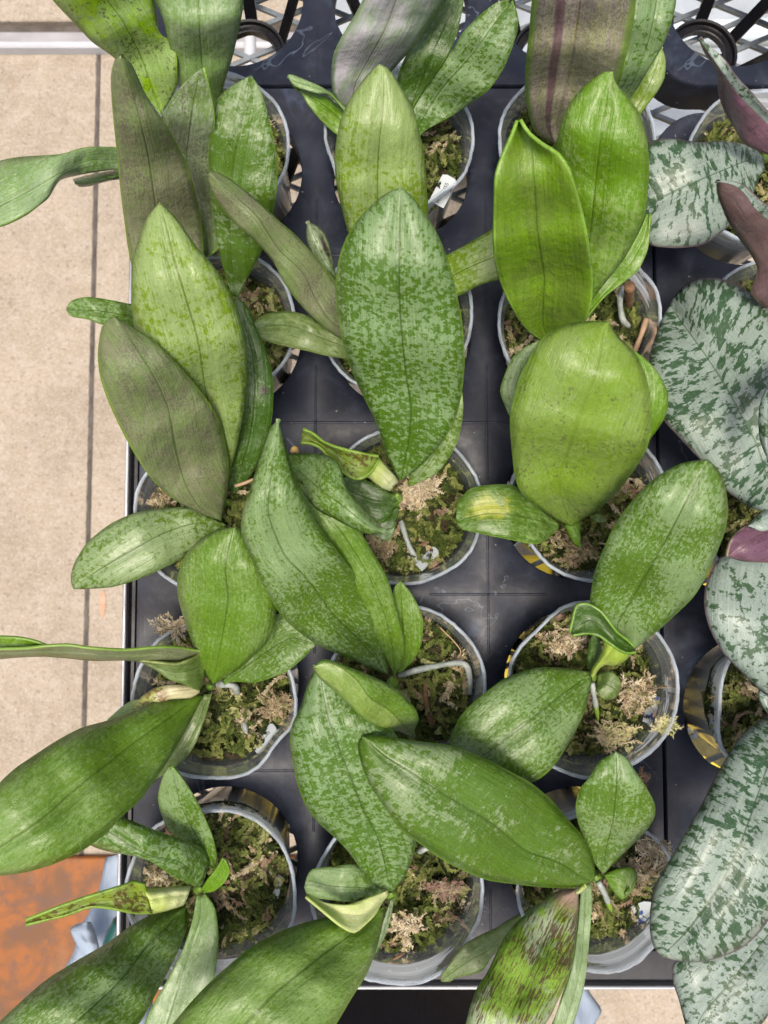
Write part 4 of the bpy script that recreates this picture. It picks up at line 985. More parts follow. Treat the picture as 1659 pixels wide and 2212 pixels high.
leaf(A, '862,1040 855,1028 840,1012 828,997 816,985', '850,1052 838,1040 825,1028 812,1018 801,1007', '842,1062 825,1055 808,1043 797,1034 786,1029', [4.6, 5.3, 5.8, 6], 'cream', 0, fold=-.35, bulge=.5, n=14, name='leaf_sheath')
leaf(A, '740,1035 750,1028 786,1036 820,1053 852,1072 860,1080', '738,1045 760,1062 800,1078 830,1082 860,1080', '738,1060 752,1085 780,1112 822,1127 842,1112 852,1092 860,1082', [3.4, 3.8, 3.8, 3.6], 'dark', 1, fold=.1, bulge=.15)
leaf(A, '800,1140 815,1125 835,1120 850,1100', '805,1150 830,1145 850,1135 858,1095', '815,1165 838,1168 852,1150 862,1100', [2.6, 2.8, 2.8], 'dark', 1, fold=0)
root_(A, [(872, 1075, 2.0), (890, 1085, 2.4), (905, 1082, 2.2)], .24)
root_(A, [(862, 1115, 2.0), (872, 1145, 2.5), (880, 1170, 2.6), (890, 1192, 2.3), (902, 1212, 1.7)], .2)
# col 3 row 1
A = orchid(1205, 315, 'orchid with a wide mauve brown leaf with a purple stripe, top of third column')
leaf(A, '1192,308 1156,287 1143,253 1134,200 1136,133 1143,67 1149,0 1165,-70 1220,-130', '1198,308 1205,255 1225,180 1240,100 1253,0 1262,-60 1270,-140', '1204,308 1262,262 1306,225 1336,173 1353,120 1366,57 1374,0 1380,-70 1310,-135', [3.5, 7, 10.5, 13, 14], 'mauve', 0, fold=-.5, bulge=.35, label='wide mauve brown leaf with a purple stripe')
leaf(A, '1270,320 1310,240 1340,170 1355,110 1366,50 1372,0 1390,-60', '1285,315 1340,225 1375,160 1400,90 1415,20 1425,-70', '1300,310 1363,208 1373,197 1403,147 1426,110 1440,80 1453,40 1461,0 1450,-70', [3.5, 5.5, 8, 9.5, 10], 'motx', 0, fold=0, zl=.4, bulge=.25)
leaf(A, '1429,99 1400,140 1375,185 1350,230 1330,280', '1430,100 1420,140 1400,190 1375,235 1335,290', '1429,99 1438,125 1439,145 1435,170 1419,200 1400,225 1383,249 1345,300', [3, 4.2, 5, 5.5], 'limemot', 1, fold=-.1)
# col 3 row 2
A = orchid(1215, 715, 'orchid with two upright bright lime leaves, the front one cupped', top=4)
leaf(A, '1121,261 1106,297 1086,340 1073,376 1069,433 1068,500 1069,553 1075,585 1086,620 1106,663 1126,696 1146,718 1175,735', '1121,261 1130,278 1148,307 1154,383 1160,483 1168,553 1176,600 1174,640 1172,700 1185,735', '1121,261 1139,290 1173,317 1203,333 1225,360 1240,400 1254,447 1266,500 1274,553 1279,596 1278,646 1266,690 1230,725 1195,738', [4, 8, 12, 14.5, 15.5], 'bright', 1, zl=.5, zr=.7, bulge=-.1, label='cupped lime leaf with a fine brown midrib')
leaf(A, '1324,154 1310,152 1293,160 1256,190 1229,227 1209,280 1198,335 1215,400 1235,500 1245,600 1240,680', '1324,155 1319,170 1309,233 1296,310 1286,400 1275,500 1262,590 1246,690', '1324,154 1331,180 1359,213 1383,247 1396,293 1403,350 1401,400 1394,460 1375,510 1353,553 1339,572 1306,613 1278,650 1255,695', [4, 7, 10, 12.5, 13.5], 'lime_scarred', 1, fold=-.1, bulge=.35, label='lime green leaf with a brown scar at its tip')
leaf(A, '1400,462 1370,520 1330,580 1290,630 1255,680', '1402,465 1390,520 1355,580 1310,630 1258,688', '1402,462 1403,500 1401,533 1389,565 1373,590 1333,620 1299,643 1262,692', [3.6, 4.6, 5.5, 6], 'lime', 1, fold=.1)
root_(A, [(1345, 622, 2.2), (1339, 650, 2.6), (1345, 690, 2.6), (1358, 705, 2.2)], .22)
root_(A, [(1395, 690, 2.2), (1388, 715, 2.4), (1378, 742, 2.0), (1368, 765, 1.6)], .2, mat='straw')
tube('cut_stub', [W(1357, 660, 1.2), W(1359, 640, 2.8), W(1360, 618, 4.2)], [.28, .26, .3], MP['wood'], A, 14)
# col 3 row 3
A = orchid(1240, 1135, 'orchid with one big oval lime leaf and a yellow patched leaf, third row right', top=3.6)
leaf(A, '1316,695 1293,693 1256,694 1216,701 1189,713 1166,736 1143,773 1123,813 1109,863 1101,905 1105,970 1113,1036 1131,1073 1159,1093 1185,1112 1210,1128 1234,1137', '1316,695 1306,710 1293,780 1273,840 1249,906 1233,953 1215,1010 1208,1060 1234,1137', '1316,695 1321,705 1339,730 1373,763 1396,813 1407,866 1409,913 1400,963 1383,996 1363,1026 1333,1063 1296,1098 1273,1113 1249,1130 1234,1137', [4, 8, 11.5, 13, 13], 'bright2', 1, fold=-.5, bulge=.25, label='big oval lime leaf with fine dark specks')
leaf(A, '1362,752 1340,820 1320,900 1290,1000 1255,1085', '1362,752 1385,820 1380,900 1340,1000 1262,1090', '1362,752 1385,768 1408,788 1429,816 1443,848 1443,876 1436,903 1419,930 1403,951 1350,1030 1270,1095', [3.4, 6, 8, 8.8], 'lime', 1, fold=0)
leaf(A, '1166,735 1136,748 1106,773 1086,820 1080,846 1092,880 1102,900 1150,960 1225,1050', '1166,735 1140,775 1115,830 1130,890 1170,960 1230,1045', '1166,735 1180,780 1180,840 1190,900 1215,980 1240,1045', [3.4, 4.6, 5.4, 6], 'green2', 1, fold=0)
leaf(A, '1206,1132 1176,1105 1150,1078 1135,1062 1106,1048 1070,1046 1020,1053 1000,1070 986,1093 986,1124', '1208,1138 1170,1125 1110,1112 1050,1110 986,1126', '1206,1142 1186,1163 1163,1175 1139,1174 1106,1167 1070,1160 1020,1149 998,1144 990,1135 986,1127', [3.2, 4.4, 5, 5, 4.6], 'yellowing', 0, fold=.1, bulge=.3, label='dark green leaf with a yellow patch')
leaf(A, '1218,1134 1233,1163 1243,1179 1256,1183', '1236,1130 1245,1150 1252,1172 1257,1184', '1254,1126 1254,1150 1256,1170 1258,1184', [3.2, 3.4, 3], 'lime', 0, fold=-.2, n=12)
leaf(A, '1275,1112 1287,1108 1300,1112 1309,1122', '1275,1116 1288,1118 1298,1120 1309,1124', '1275,1120 1285,1128 1298,1130 1309,1126', [2.6, 2.8, 2.6], 'olive', 0, fold=-.1, n=12)
# col 1 row 4
A = orchid(455, 1482, 'orchid with a rounded glossy leaf and an edge-on leaf reaching past the left lip', top=3.8, r=.32)
leaf(A, '508,1137 473,1143 433,1163 400,1199 383,1246 385,1293 400,1346 417,1396 430,1433 447,1463 458,1476', '508,1137 503,1147 487,1223 493,1293 484,1353 473,1413 460,1476', '508,1137 520,1141 535,1163 557,1190 580,1223 593,1256 598,1306 590,1360 573,1393 553,1413 520,1442 485,1466 462,1477', [4, 5.8, 7.5, 9, 9.2], 'green_ringed', 1, fold=-.5, bulge=.4, label='rounded green leaf with dried water rings')
leaf(A, '480,1472 520,1420 560,1370 600,1325 650,1335 683,1392', '482,1476 530,1440 580,1405 630,1378 683,1392', '485,1480 500,1473 553,1474 586,1464 620,1450 653,1424 683,1393', [3, 3.6, 4.4, 4.8], 'green2', 0, fold=0, bulge=.2)
leaf(A, '450,1420 437,1408 423,1407 383,1399 333,1400 267,1406 187,1401 150,1395 100,1397 60,1402 0,1404 -60,1408', '448,1432 437,1415 400,1418 350,1412 300,1415 240,1416 170,1410 110,1409 50,1413 0,1414 -60,1416',
     '445,1445 437,1420 400,1433 367,1434 333,1431 303,1430 267,1427 200,1428 150,1423 100,1419 50,1420 0,1424 -60,1426', [4.5, 7, 8.5, 9, 9], 'edge', 0, zl=.5, zr=-.9, fold=-.5, label='edge-on leaf seen along its grey green underside')
leaf(A, '443,1415 437,1410 420,1422 383,1436 340,1433 300,1429', '443,1440 436,1440 415,1445 385,1452 350,1446 304,1430', '442,1470 430,1492 400,1480 367,1469 333,1446 303,1431', [4.2, 5.4, 6, 6], 'olive', 0, zl=.6, zr=-.2, label='inner face of the edge-on leaf')
leaf(A, '100,1397 77,1388 43,1380 0,1377 -60,1378', '100,1398 75,1394 40,1391 0,1392 -60,1393', '100,1399 75,1401 40,1402 0,1404 -60,1406', [8.9, 9.1, 9.1], 'lime', 0, zl=.3, zr=.0)
leaf(A, '428,1478 400,1478 367,1478 333,1486 303,1507 285,1533', '430,1486 400,1490 360,1496 325,1513 286,1533', '432,1497 413,1508 385,1510 362,1513 337,1527 312,1534 286,1534', [4.2, 5, 5.2, 5], 'pinky', 0, fold=-.2, bulge=.3, n=20, label='pale new leaf with red brown spots')
leaf(A, '425,1500 395,1500 340,1512 283,1538 233,1556 173,1573 117,1603 67,1636 33,1659 0,1690 -60,1760 -90,1850', '435,1503 383,1538 300,1597 240,1643 153,1712 100,1760 0,1829 -85,1880', '440,1508 420,1540 400,1580 365,1640 330,1692 300,1732 263,1764 230,1800 187,1832 133,1860 67,1882 0,1892 -80,1890', [3.8, 7, 10, 11.5, 11.5], 'green', 0, fold=-.5, bulge=.45, label='very large green leaf sweeping to the lower left')
leaf(A, '440,1500 400,1560 360,1630 330,1680', '450,1500 425,1570 385,1635 328,1690', '458,1498 444,1549 423,1606 395,1646 362,1668 327,1691', [3.4, 4, 4, 3.6], 'olive', 0, fold=0)
leaf(A, '420,1498 340,1500 303,1509 273,1519 232,1554', '420,1505 340,1515 290,1530 232,1555', '420,1515 340,1530 290,1545 232,1556', [3.4, 4.2, 4.2, 3.6], 'limemot', 0, fold=0)
root_(A, [(470, 1478, 2.2), (490, 1478, 2.8), (508, 1484, 2.6), (512, 1496, 2.0)], .26)
root_(A, [(528, 1560, 1.9), (530, 1575, 2.1), (536, 1592, 1.7)], .2)
# col 2 row 4
A = orchid(845, 1462, 'orchid with a long glossy leaf slanting down to a bent grey root, middle', top=3.8, r=.42, lean=(6, 30))
leaf(A, '602,904 583,925 560,990 542,1050 524,1105 520,1150 540,1200 565,1260 600,1320 626,1350 656,1373 686,1394 726,1411 766,1427 806,1446 836,1458', '602,904 598,950 585,1030 580,1110 613,1196 653,1239 686,1280 722,1330 770,1376 818,1430 838,1458', '602,904 618,966 637,1033 663,1093 688,1135 726,1186 766,1239 800,1293 826,1353 839,1406 838,1452', [4, 6.5, 10.5, 12.8, 12.5], 'green2', 1, fold=-.5, bulge=.4, label='long glossy green leaf with silver speckling')
leaf(A, '645,1040 650,1080 690,1150 740,1230 790,1320 820,1400 848,1456', '645,1040 690,1090 745,1160 795,1240 832,1330 848,1400 852,1456', '645,1040 700,1070 773,1140 810,1200 836,1246 855,1306 871,1366 876,1406 868,1435 855,1457', [3.8, 6, 8, 9.5, 9.5], 'green', 1, fold=-.2, bulge=.3)
leaf(A, '865,1255 850,1272 848,1320 850,1380 852,1450', '865,1256 869,1340 872,1395 858,1452', '865,1255 887,1280 904,1310 914,1340 913,1370 910,1392 893,1426 870,1450 860,1454', [3.2, 4.2, 5.2, 5.8], 'green', 1, fold=0, bulge=.15)
root_(A, [(862, 1460, 2.2), (885, 1452, 2.7), (906, 1446, 2.7), (935, 1440, 2.4), (963, 1435, 2.6), (992, 1432, 2.7), (1009, 1440, 2.6), (1014, 1465, 2.4), (1014, 1498, 2.0)], .22)
tube('cut_stub', [W(920, 1465, 1.8), W(919, 1500, 2.1), W(927, 1545, 1.8), W(935, 1565, 1.6)], [.13, .15, .2, .22], MP['wood'], A, 8)
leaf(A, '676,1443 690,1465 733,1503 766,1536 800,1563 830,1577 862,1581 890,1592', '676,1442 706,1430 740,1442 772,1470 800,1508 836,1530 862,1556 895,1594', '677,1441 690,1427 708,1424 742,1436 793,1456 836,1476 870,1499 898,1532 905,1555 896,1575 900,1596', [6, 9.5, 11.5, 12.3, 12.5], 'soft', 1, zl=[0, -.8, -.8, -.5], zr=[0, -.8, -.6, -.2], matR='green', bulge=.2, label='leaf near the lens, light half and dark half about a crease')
# col 3 row 4
A = orchid(1280, 1462, 'orchid with a long leaf rising to the right and a yellow green sheath, fourth row', top=4, r=.35)
leaf(A, '1529,992 1506,994 1473,1000 1433,1020 1399,1046 1373,1073 1346,1106 1326,1136 1306,1179 1286,1229 1277,1273 1274,1310 1280,1345 1300,1385 1340,1410', '1529,992 1524,1005 1499,1046 1473,1100 1439,1166 1406,1223 1373,1279 1346,1326 1332,1355 1345,1408', '1529,992 1548,1010 1563,1036 1571,1073 1573,1110 1566,1149 1549,1193 1525,1246 1499,1289 1469,1319 1426,1359 1389,1389 1366,1409 1352,1415', [4.8, 7, 10, 12, 12.5], 'green2', 1, fold=-.3, bulge=.4, label='long green leaf with fine silver speckling')
leaf(A, '1233,1367 1238,1345 1246,1309 1269,1305 1295,1320 1313,1343 1330,1365 1353,1383 1370,1400', '1234,1368 1255,1348 1275,1340 1297,1350 1318,1368 1340,1390 1372,1404', '1236,1370 1250,1369 1273,1368 1296,1374 1320,1390 1339,1403 1356,1410 1374,1406', [6.2, 6.8, 6.8, 6.4], 'dark', 1, zl=.5, zr=.3, bulge=-.1, label='small folded dark leaf')
leaf(A, '1274,1460 1277,1445 1292,1422 1302,1398 1300,1378 1310,1372', '1279,1462 1290,1443 1310,1420 1325,1400 1335,1385', '1284,1465 1294,1446 1308,1437 1327,1439 1353,1426 1372,1405', [4.2, 5, 5.8, 6], 'sheath', 0, fold=-.4, bulge=.5, n=18, name='leaf_sheath')
leaf(A, '1272,1450 1223,1443 1173,1441 1133,1449 1090,1465 1053,1492 1020,1519 993,1549 976,1583 970,1609 985,1640 1010,1658', '1275,1456 1206,1506 1156,1546 1106,1583 1053,1626 1010,1658', '1279,1465 1273,1499 1263,1539 1240,1586 1215,1629 1193,1659 1170,1680 1146,1691 1090,1690 1045,1676 1010,1659', [3.8, 5, 6, 6, 5], 'green2', 0, fold=-.2, bulge=.35, label='broad leaf pointing to the lower left')
leaf(A, '1290,1458 1305,1450 1322,1452 1335,1462 1342,1478 1338,1498 1328,1508', '1290,1470 1305,1477 1320,1484 1334,1494 1327,1509', '1288,1475 1287,1490 1294,1504 1306,1512 1318,1512 1327,1510', [3.0, 3.6, 3.6, 3.2], 'olive', 0, fold=-.1, bulge=.0, n=18, label='small round leaf')
leaf(A, '1270,1450 1268,1420 1272,1390 1280,1368', '1278,1450 1280,1420 1284,1392 1284,1368', '1286,1450 1298,1420 1300,1395 1290,1370', [3.4, 4.2, 4.6], 'dark', 0, fold=-.2, n=14)
root_(A, [(1279, 1475, 3.2), (1283, 1500, 3.1), (1288, 1530, 2.9)], .2, True)
root_(A, [(1292, 1575, 2.2), (1293, 1600, 2.0)], .17)
# bottom row, column 1
A = orchid(432, 1918, 'orchid with a cream sheath and twisting spotted leaf, lower left pot', top=4, r=.4)
leaf(A, '369,1657 352,1677 341,1719 347,1756 363,1792 393,1819 420,1845 455,1875', '369,1657 375,1675 385,1719 404,1769 430,1815 458,1874', '369,1657 392,1679 423,1726 443,1769 460,1812 468,1852 463,1876', [3.2, 4, 5.5, 6.5], 'green2', 1, fold=.1, bulge=.2)
leaf(A, '455,1858 437,1832 400,1816 333,1792 283,1772 233,1752 190,1736 170,1745', '440,1905 413,1880 383,1859 317,1846 253,1808 205,1775 168,1760', '430,1918 400,1906 367,1889 327,1862 290,1850 240,1841 200,1829 167,1806 158,1785 160,1765', [3.6, 6, 7.5, 7.5, 6.5], 'motx', 0, fold=-.3, zr=[0, .2, -.8, -1.0], bulge=.3, label='mottled leaf with its tip curled under')
leaf(A, '483,1856 460,1886 445,1905 437,1922', '484,1857 475,1885 460,1905 438,1925', '483,1856 496,1884 481,1911 458,1927 438,1927', [4, 4.6, 5], 'lime', 1, fold=.1, n=14)
leaf(A, '312,1913 300,1910 287,1906 267,1915 200,1936 133,1959 55,1990', '322,1940 300,1935 280,1940 240,1944 195,1950 130,1970 55,1993', '329,1974 305,1974 283,1971 233,1960 193,1958 133,1979 55,1995', [6, 7, 7.5, 8, 8], 'spot', 0, zl=.5, zr=.1, bulge=-.15, label='thin twisting leaf with brown spots')
leaf(A, '413,1912 390,1914 367,1915 335,1917 309,1914', '407,1935 385,1935 365,1937 345,1941 322,1945', '398,1956 380,1962 360,1968 345,1972 330,1975', [4.4, 5.2, 5.7, 6], 'cream', 0, fold=-.45, bulge=.55, n=14, name='leaf_sheath')
leaf(A, '400,1958 360,1963 333,1972 283,1999 233,2036 167,2074 100,2116 50,2159 0,2206 -50,2260', '402,1960 367,1996 317,2046 253,2126 167,2205 80,2285', '404,1962 405,1992 393,2036 367,2092 340,2142 320,2179 298,2215 240,2280 150,2320', [3.6, 6, 8.5, 10, 10], 'green2', 0, fold=-.3, bulge=.4, label='large leaf running out of the lower left corner')
leaf(A, '425,1935 415,1990 395,2050 365,2110 320,2190 290,2270', '434,1935 432,1980 413,2042 387,2126 363,2205 340,2290', '443,1932 463,1959 471,2009 471,2059 464,2109 450,2170 420,2240 370,2300', [3.2, 4, 4.6, 5, 5], 'pale', 0, fold=.1, bulge=.2)
# bottom row, column 2
A = orchid(845, 1930, 'orchid with a tall leaf and a huge leaf either side of a cream folded sheath', top=4.2, r=.4)
leaf(A, '690,1442 676,1452 660,1489 650,1526 632,1562 625,1595 629,1630 640,1685 656,1732 686,1776 726,1812 760,1849 786,1889 812,1915 840,1925', '690,1443 703,1520 720,1579 740,1636 760,1686 786,1752 813,1802 830,1859 843,1924', '690,1442 745,1480 800,1530 860,1592 895,1680 905,1760 900,1816 890,1859 873,1899 848,1927', [4.2, 6.5, 8.5, 9.3, 9.2], 'motx', 1, fold=-.4, bulge=.4, label='tall mottled leaf pointing up')
leaf(A, '825,1918 795,1890 766,1866 720,1872 676,1877 663,1892 657,1917', '828,1925 786,1918 716,1914 666,1903 657,1918', '828,1935 786,1938 753,1948 703,1943 666,1937 658,1920', [3.8, 4.6, 5, 4.8, 4.6], 'green2', 0, fold=-.1, bulge=.25)
leaf(A, '838,1924 816,1932 785,1944 753,1955 705,1951 662,1932', '838,1928 815,1950 785,1975 750,1975 710,1962 662,1933', '840,1932 824,1952 813,1969 793,1989 768,2013 740,2000 712,1977 680,1950 662,1935', [4.6, 5.4, 6, 6.2, 6], 'cream', 0, fold=.0, bulge=.1, zr=[0, .5, .7, .3], n=22, name='leaf_sheath', label='cream folded new leaf with a yellow green tip')
leaf(A, '822,1958 800,1970 766,1985 720,1979 670,1989 620,2006 553,2038 493,2086 433,2142 373,2212 320,2290', '828,1960 790,1990 760,2016 680,2076 603,2136 553,2186 470,2280', '832,1962 824,2009 811,2059 790,2109 760,2156 728,2210 680,2280 600,2340', [4, 6, 8, 9, 9], 'green', 0, fold=-.4, bulge=.4, label='huge plain green leaf at the bottom edge')
leaf(A, '846,1938 830,1980 815,2030 808,2060', '849,1938 838,1985 825,2030 812,2058', '852,1938 844,1985 832,2022 815,2054', [3.2, 3.4, 3.4], 'dark', 0, fold=0, n=12)
root_(A, [(905, 1840, 2.2), (920, 1833, 2.5), (938, 1830, 2.2)], .2)
# bottom row, column 3
A = orchid(1287, 1893, 'orchid with a maroon striped leaf and a very wide dark leaf, lower right pot', top=4, r=.4)
leaf(A, '783,1590 776,1592 773,1610 777,1640 796,1692 826,1736 863,1792 906,1822 953,1856 1003,1882 1053,1902 1110,1910 1173,1917 1233,1918 1263,1911 1283,1905', '783,1590 836,1636 886,1666 953,1712 1020,1752 1063,1779 1106,1814 1140,1840 1206,1862 1256,1895 1283,1904', '783,1589 790,1586 836,1591 903,1601 970,1609 1036,1633 1106,1668 1149,1692 1193,1729 1229,1772 1256,1802 1275,1836 1286,1876 1285,1903', [4.2, 6.5, 9, 10.2, 10], 'fleck', 1, fold=-.4, bulge=.45, label='very wide dark green leaf with silver flecks')
leaf(A, '1331,1623 1296,1643 1273,1679 1252,1706 1243,1742 1249,1779 1263,1816 1276,1849 1288,1872 1302,1886', '1331,1623 1333,1659 1331,1709 1323,1776 1309,1832 1303,1886', '1331,1623 1353,1636 1373,1666 1393,1696 1413,1732 1416,1759 1399,1792 1373,1819 1339,1852 1305,1887', [3.6, 5, 6.8, 8, 8], 'green2', 1, fold=-.1, bulge=.3)
leaf(A, '1246,1919 1209,1922 1173,1946 1139,1972 1106,2002 1083,2036 1053,2099 1026,2142 1006,2212 1000,2290', '1248,1921 1203,1976 1159,2072 1126,2142 1100,2200 1060,2310', '1250,1922 1250,1965 1248,1992 1240,2059 1226,2119 1206,2159 1183,2206 1110,2300', [4.4, 6, 8, 9.5, 9.5], 'maroon', 0, fold=-.5, bulge=.3, label='lime leaf with maroon stripes and a pink base')
leaf(A, '1255,1915 1250,1990 1240,2070 1225,2130 1205,2180 1180,2240', '1265,1912 1262,1990 1256,2070 1242,2140 1222,2210 1200,2290', '1276,1908 1280,1940 1277,1990 1272,2045 1263,2126 1249,2179 1237,2215 1205,2300', [3.2, 4, 5, 5.6, 5.6], 'pale', 0, fold=0, bulge=.2)
leaf(A, '1160,1955 1130,1972 1086,1996 1076,2004 1029,2026 996,2049 966,2089 953,2108 952,2119', '1165,1970 1140,1988 1073,2042 1003,2082 953,2119', '1165,1985 1110,2012 1066,2062 1043,2097 1020,2106 986,2112 973,2121 953,2121', [2.8, 3.4, 3.8, 3.6], 'olive', 0, fold=0, bulge=.15)
leaf(A, '1306,1888 1333,1876 1352,1874 1369,1876 1378,1893', '1306,1892 1328,1895 1350,1905 1352,1935', '1308,1896 1318,1918 1332,1933 1346,1943 1368,1922 1378,1896', [3.0, 3.4, 3.4], 'lime', 0, fold=-.1, bulge=.1, n=16, label='small glossy leaf with a torn tip')
leaf(A, '1240,1925 1252,1915 1262,1905', '1244,1929 1256,1920 1266,1912', '1250,1932 1262,1924 1270,1916', [4.6, 4.3, 4.1], 'cream', 0, n=8, name='leaf_sheath')
root_(A, [(1292, 1904, 3.0), (1305, 1928, 3.0), (1314, 1950, 2.7)], .22, True)

# right edge silver orchids
A = orchid(1650, 345, 'silver mottled orchid with a purple backed folded leaf, top right', 's')
leaf(A, '1650,340 1630,320 1599,309 1556,305 1506,307 1456,298 1423,300 1399,310 1380,345 1376,420', '1650,352 1619,345 1539,377 1473,405 1401,440 1374,452', '1652,365 1633,400 1619,443 1573,490 1523,527 1466,536 1406,530 1380,500 1373,460', [3.4, 4.6, 5.5, 5, 4.2], 'schill', 0, fold=-.2, bulge=.25, label='silver leaf with dark green blotches')
leaf(A, '1509,83 1520,112 1548,155 1551,200 1564,240 1586,277 1606,310 1640,328 1690,345', '1509,83 1526,108 1555,150 1595,205 1640,250 1690,300 1720,330', '1509,83 1531,97 1558,122 1587,163 1624,203 1660,247 1700,285 1730,320', [4.5, 7, 9.5, 11.5, 12], 'purple', 1, zl=[0, -1.2, -1.6, -.4], zr=[0, .4, .3, 0], matR='schillb', bulge=.1, label='folded leaf, purple underside and silver upper face')
A = orchid(1700, 700, 'silver mottled orchid with a broad blotched leaf and plum underside leaf, right edge', 's')
leaf(A, '1549,393 1548,410 1556,440 1573,480 1599,520 1620,548 1636,580 1628,610 1622,635 1650,665 1700,700', '1549,393 1562,394 1590,402 1612,422 1630,450 1662,480 1700,540 1710,640 1710,700', '1549,392 1573,390 1603,400 1630,425 1662,450 1700,470 1740,540 1745,620 1720,700', [4.5, 7, 9, 11, 12], 'plum', 1, zl=[0, -.6, -1.2, -.4], zr=[0, .4, .3, 0], matR='schillb', bulge=.1, label='brown plum underside of an upright leaf')
leaf(A, '1690,1112 1650,1105 1623,1098 1596,1080 1569,1060 1541,1025 1513,993 1493,973 1459,936 1436,911 1410,860 1400,800 1405,760 1425,700 1446,658', '1690,1100 1656,1026 1636,963 1606,906 1569,836 1523,766 1479,706 1446,658', '1690,1090 1730,1000 1745,900 1735,800 1700,720 1660,665 1626,636 1589,613 1546,600 1506,603 1479,616 1459,636 1446,657', [4.5, 6.5, 7, 5.5, 3.2], 'schill', 0, fold=-.3, bulge=.35, n=40, label='very broad silver leaf with dark blotches')
A = orchid(1720, 1110, 'silver orchid with a small purple fold over a spotted oval leaf, right edge', 's')
leaf(A, '1640,1120 1616,1133 1586,1156 1576,1179 1573,1203', '1690,1130 1650,1150 1620,1165 1590,1185 1573,1203', '1730,1200 1690,1212 1659,1216 1606,1213 1573,1204', [8, 8.6, 9, 8.8], 'purple', 0, zl=.4, zr=-.4, bulge=.3, n=20, label='folded purple underside')
leaf(A, '1700,1080 1659,1100 1636,1113 1616,1134', '1710,1100 1670,1112 1640,1126 1616,1135', '1720,1125 1680,1140 1645,1148 1616,1136', [8.6, 9.4, 9.6, 9.4], 'schillb', 0, zl=-.4, zr=0, n=14)
leaf(A, '1690,1150 1620,1175 1583,1190 1553,1206 1536,1233 1523,1268 1521,1313 1536,1366 1566,1416 1606,1456 1636,1486 1662,1508 1700,1530', '1730,1150 1700,1230 1690,1300 1692,1400 1705,1532', '1770,1150 1800,1250 1810,1350 1790,1450 1710,1533', [4, 5.8, 6.5, 6.3, 5.5], 'schillb', 0, fold=-.3, bulge=.35, label='silver leaf with many small dark blotches')
leaf(A, '1710,760 1670,810 1645,860 1638,900 1641,950 1660,1000', '1715,790 1685,830 1662,880 1658,930 1660,1000', '1725,830 1710,860 1690,900 1675,950 1661,1001', [9, 10.5, 11, 10.5], 'schillb', 0, fold=-.3, n=20)
A = orchid(1730, 1545, 'silver orchid with a very long banded leaf hanging to the lower right corner', 's')
leaf(A, '1690,1535 1660,1543 1606,1583 1559,1653 1539,1689 1513,1742 1483,1792 1456,1842 1426,1889 1413,1926 1404,1965 1404,2015 1412,2046 1426,2064', '1715,1530 1680,1600 1656,1659 1639,1709 1619,1769 1589,1846 1556,1909 1506,1982 1473,2022 1428,2066', '1740,1540 1755,1650 1755,1750 1730,1850 1690,1940 1659,1990 1636,2020 1606,2046 1573,2062 1523,2077 1473,2077 1430,2067', [4.5, 7.5, 9, 9, 8], 'schill', 0, fold=-.4, bulge=.4, n=44, label='long silver leaf with broad dark green bands')
leaf(A, '1700,1500 1650,1500 1638,1488 1640,1515 1660,1545', '1705,1515 1670,1515 1655,1510 1662,1530', '1710,1530 1690,1540 1675,1550 1662,1548', [5.5, 6.4, 6.4], 'schillb', 0, n=10)
A = orchid(1740, 1925, 'silver orchid with a dark freckled leaf under the long banded one, bottom right', 's')
leaf(A, '1720,1890 1660,1925 1590,1990 1520,2045 1456,2079 1453,2119 1466,2159 1480,2212 1500,2270 1520,2300', '1740,1920 1659,2019 1606,2086 1556,2146 1509,2207 1500,2300', '1760,1950 1740,2050 1700,2130 1640,2220 1560,2290 1510,2305', [3.6, 4.6, 5.4, 5.6, 5.4], 'schillb', 0, fold=-.3, bulge=.3, n=36, label='silver leaf with dark freckles')

# loose bits lying on the moss
def straw(pts, r, mat, label):
    tag(tube('dry_stalk', [W(*p) for p in pts], [r, r, r * .8], MP[mat], None, 7), label, 'stalk')
straw([(508, 1050, 3.6), (530, 1043, 3.8), (548, 1035, 3.9)], .1, 'straw', 'short tan cut stalk lying beside the left orchid stem')
straw([(950, 1355, 2.2), (980, 1385, 2.5), (996, 1408, 2.4), (985, 1425, 2.2)], .035, 'straw', 'thin bent straw on the moss by the bent grey root')
straw([(905, 1178, 2.4), (914, 1175, 2.5), (924, 1171, 2.4)], .07, 'wood', 'short reddish stick on moss below the largest mottled leaf')
straw([(553, 1482, 2.2), (563, 1500, 2.3), (571, 1515, 2.2)], .03, 'straw', 'thin straw on moss under the round leaf')
straw([(848, 2072, 2.4), (862, 2066, 2.4), (874, 2058, 2.4)], .07, 'wood', 'dark reddish twig on the bottom middle pot wall')
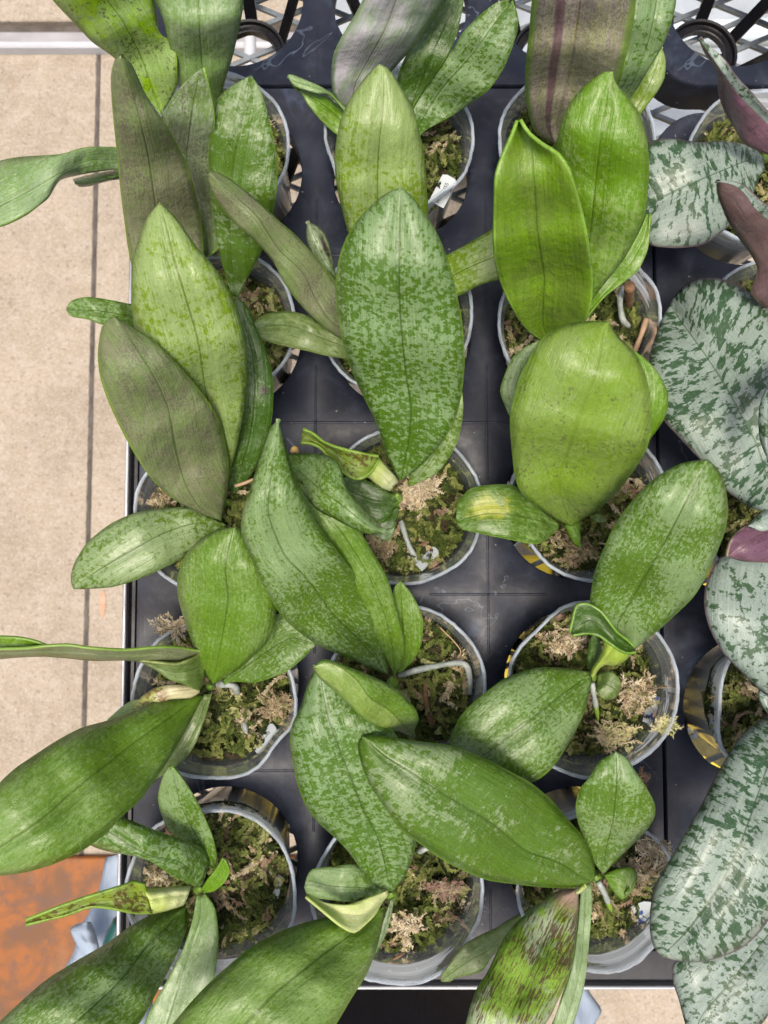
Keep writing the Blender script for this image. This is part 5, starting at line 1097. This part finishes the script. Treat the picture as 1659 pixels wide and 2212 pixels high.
def tuft(cu, cv, z, n, ln, cols, label, seed, spread=30):
    rg = random.Random(seed); v, f, C = [], [], []
    for q in range(n):
        az = rg.gauss(seed * 1.3, 0.9) + (3.14 if rg.random() < .4 else 0); p = W(cu, cv, z) + Vector((rg.gauss(0, spread / 3), rg.gauss(0, spread / 4.5), rg.gauss(0, 3))) * 0.0003
        d = Vector((math.cos(az), math.sin(az) * .6, rg.uniform(-.1, .4))).normalized(); c = rg.choice(cols)
        L = rg.uniform(.5, 1) * ln / 100
        k = 6
        for s in range(k):
            side = d.cross(Vector((0, 0, 1))).normalized(); w_ = 0.0006 * rg.uniform(.6, 1.5)
            q2 = p + d * L / k; b0 = len(v)
            v += [p + side * w_ * .4, p - side * w_ * .4, q2 - side * w_, q2 + side * w_]; f.append((b0, b0 + 1, b0 + 2, b0 + 3))
            e = p + d * L / k * 1.4 + side * w_ * rg.choice((-2.6, 2.6)); v += [e]; f.append((b0, b0 + 2, b0 + 4))
            kk = rg.uniform(.8, 1.15); C += [tuple(x * kk for x in c)] * 5
            p = q2; d = (d + Vector((rg.uniform(-.5, .5), rg.uniform(-.5, .5), rg.uniform(-.25, .1)))).normalized()
    o = mesh_obj('moss_tuft', v, f, MP['moss'], None)
    ca = o.data.color_attributes.new('tone', 'FLOAT_COLOR', 'POINT'); ca.data.foreach_set('color', np.array([(*c, 1) for c in C], dtype=np.float32).ravel())
    tag(o, label, 'moss', 'pale dry moss tufts')
PALE = [(0.52, 0.44, 0.29), (0.62, 0.54, 0.38), (0.42, 0.34, 0.2), (0.45, 0.36, 0.25)]
TAN = [(0.30, 0.23, 0.14), (0.22, 0.16, 0.10), (0.35, 0.29, 0.17), (0.2, 0.19, 0.08)]
tuft(908, 1050, 2.9, 130, 1.0, PALE, 'cream dry moss tuft under the largest mottled leaf', 1, 34)
tuft(884, 1085, 2.8, 40, .7, PALE, 'narrow cream moss strand on the centre orchid root', 2, 14)
tuft(370, 1352, 3.2, 34, 1.2, PALE, 'cream moss strands reaching over the left pot rim', 3, 22)
tuft(1436, 1566, 2.9, 55, .6, [(0.5, 0.5, 0.22), (0.6, 0.55, 0.33)], 'yellowish moss lump on the rim of the wide pot', 4, 18)
tuft(1415, 1838, 2.9, 80, .9, PALE, 'cream moss hanging over the lower right pot rim', 5, 34)
tuft(596, 1525, 2.4, 110, .9, TAN, 'tan moss lump beside the yellow strips', 6, 26)
tuft(1375, 1500, 2.5, 130, .9, TAN + PALE, 'tan moss lump in the wide pot by the blue tag', 7, 46)
tuft(1375, 1688, 2.2, 60, .7, [(0.32, 0.22, 0.14), (0.24, 0.16, 0.10)], 'pinkish brown moss around the cut stub', 8, 24)
tuft(880, 1995, 2.5, 70, .8, PALE, 'pale moss strands in the bottom middle pot', 9, 34)
tuft(960, 1920, 2.4, 70, .8, [(0.27, 0.17, 0.13), (0.33, 0.27, 0.17)], 'pinkish moss clump by the bottom middle pot wall', 10, 30)
tuft(340, 1895, 3.0, 50, .9, PALE + TAN, 'dry moss strands at the lower left pot edge', 11, 20)
tuft(350, 1080, 2.6, 60, .8, PALE + TAN, 'dry moss bit under the broad brown leaf', 12, 24)
tuft(820, 1180, 2.4, 80, .8, TAN, 'brown moss clump under the blurred leaf tip', 13, 30)
tuft(1215, 1385, 2.4, 110, .9, TAN + PALE, 'tan moss clump left of the folded dark leaf', 14, 50)
tuft(1325, 1590, 2.4, 90, .9, [(0.45, 0.42, 0.2), (0.5, 0.42, 0.26)], 'olive cream moss below the small round leaf', 15, 46)
tuft(1245, 1190, 2.4, 100, .9, TAN, 'tan moss clump under the big oval lime leaf', 16, 46)
tuft(1375, 1885, 2.5, 110, .9, PALE + TAN, 'cream moss clump behind the small glossy leaf', 17, 40)
tag(tube('dry_flake', [W(630, 975, 3), W(637, 970, 3.2), (W(643, 977, 3))], [.12, .2, .1], MP['orange'], None, 8), 'small orange flake resting at a leaf edge', 'flake')
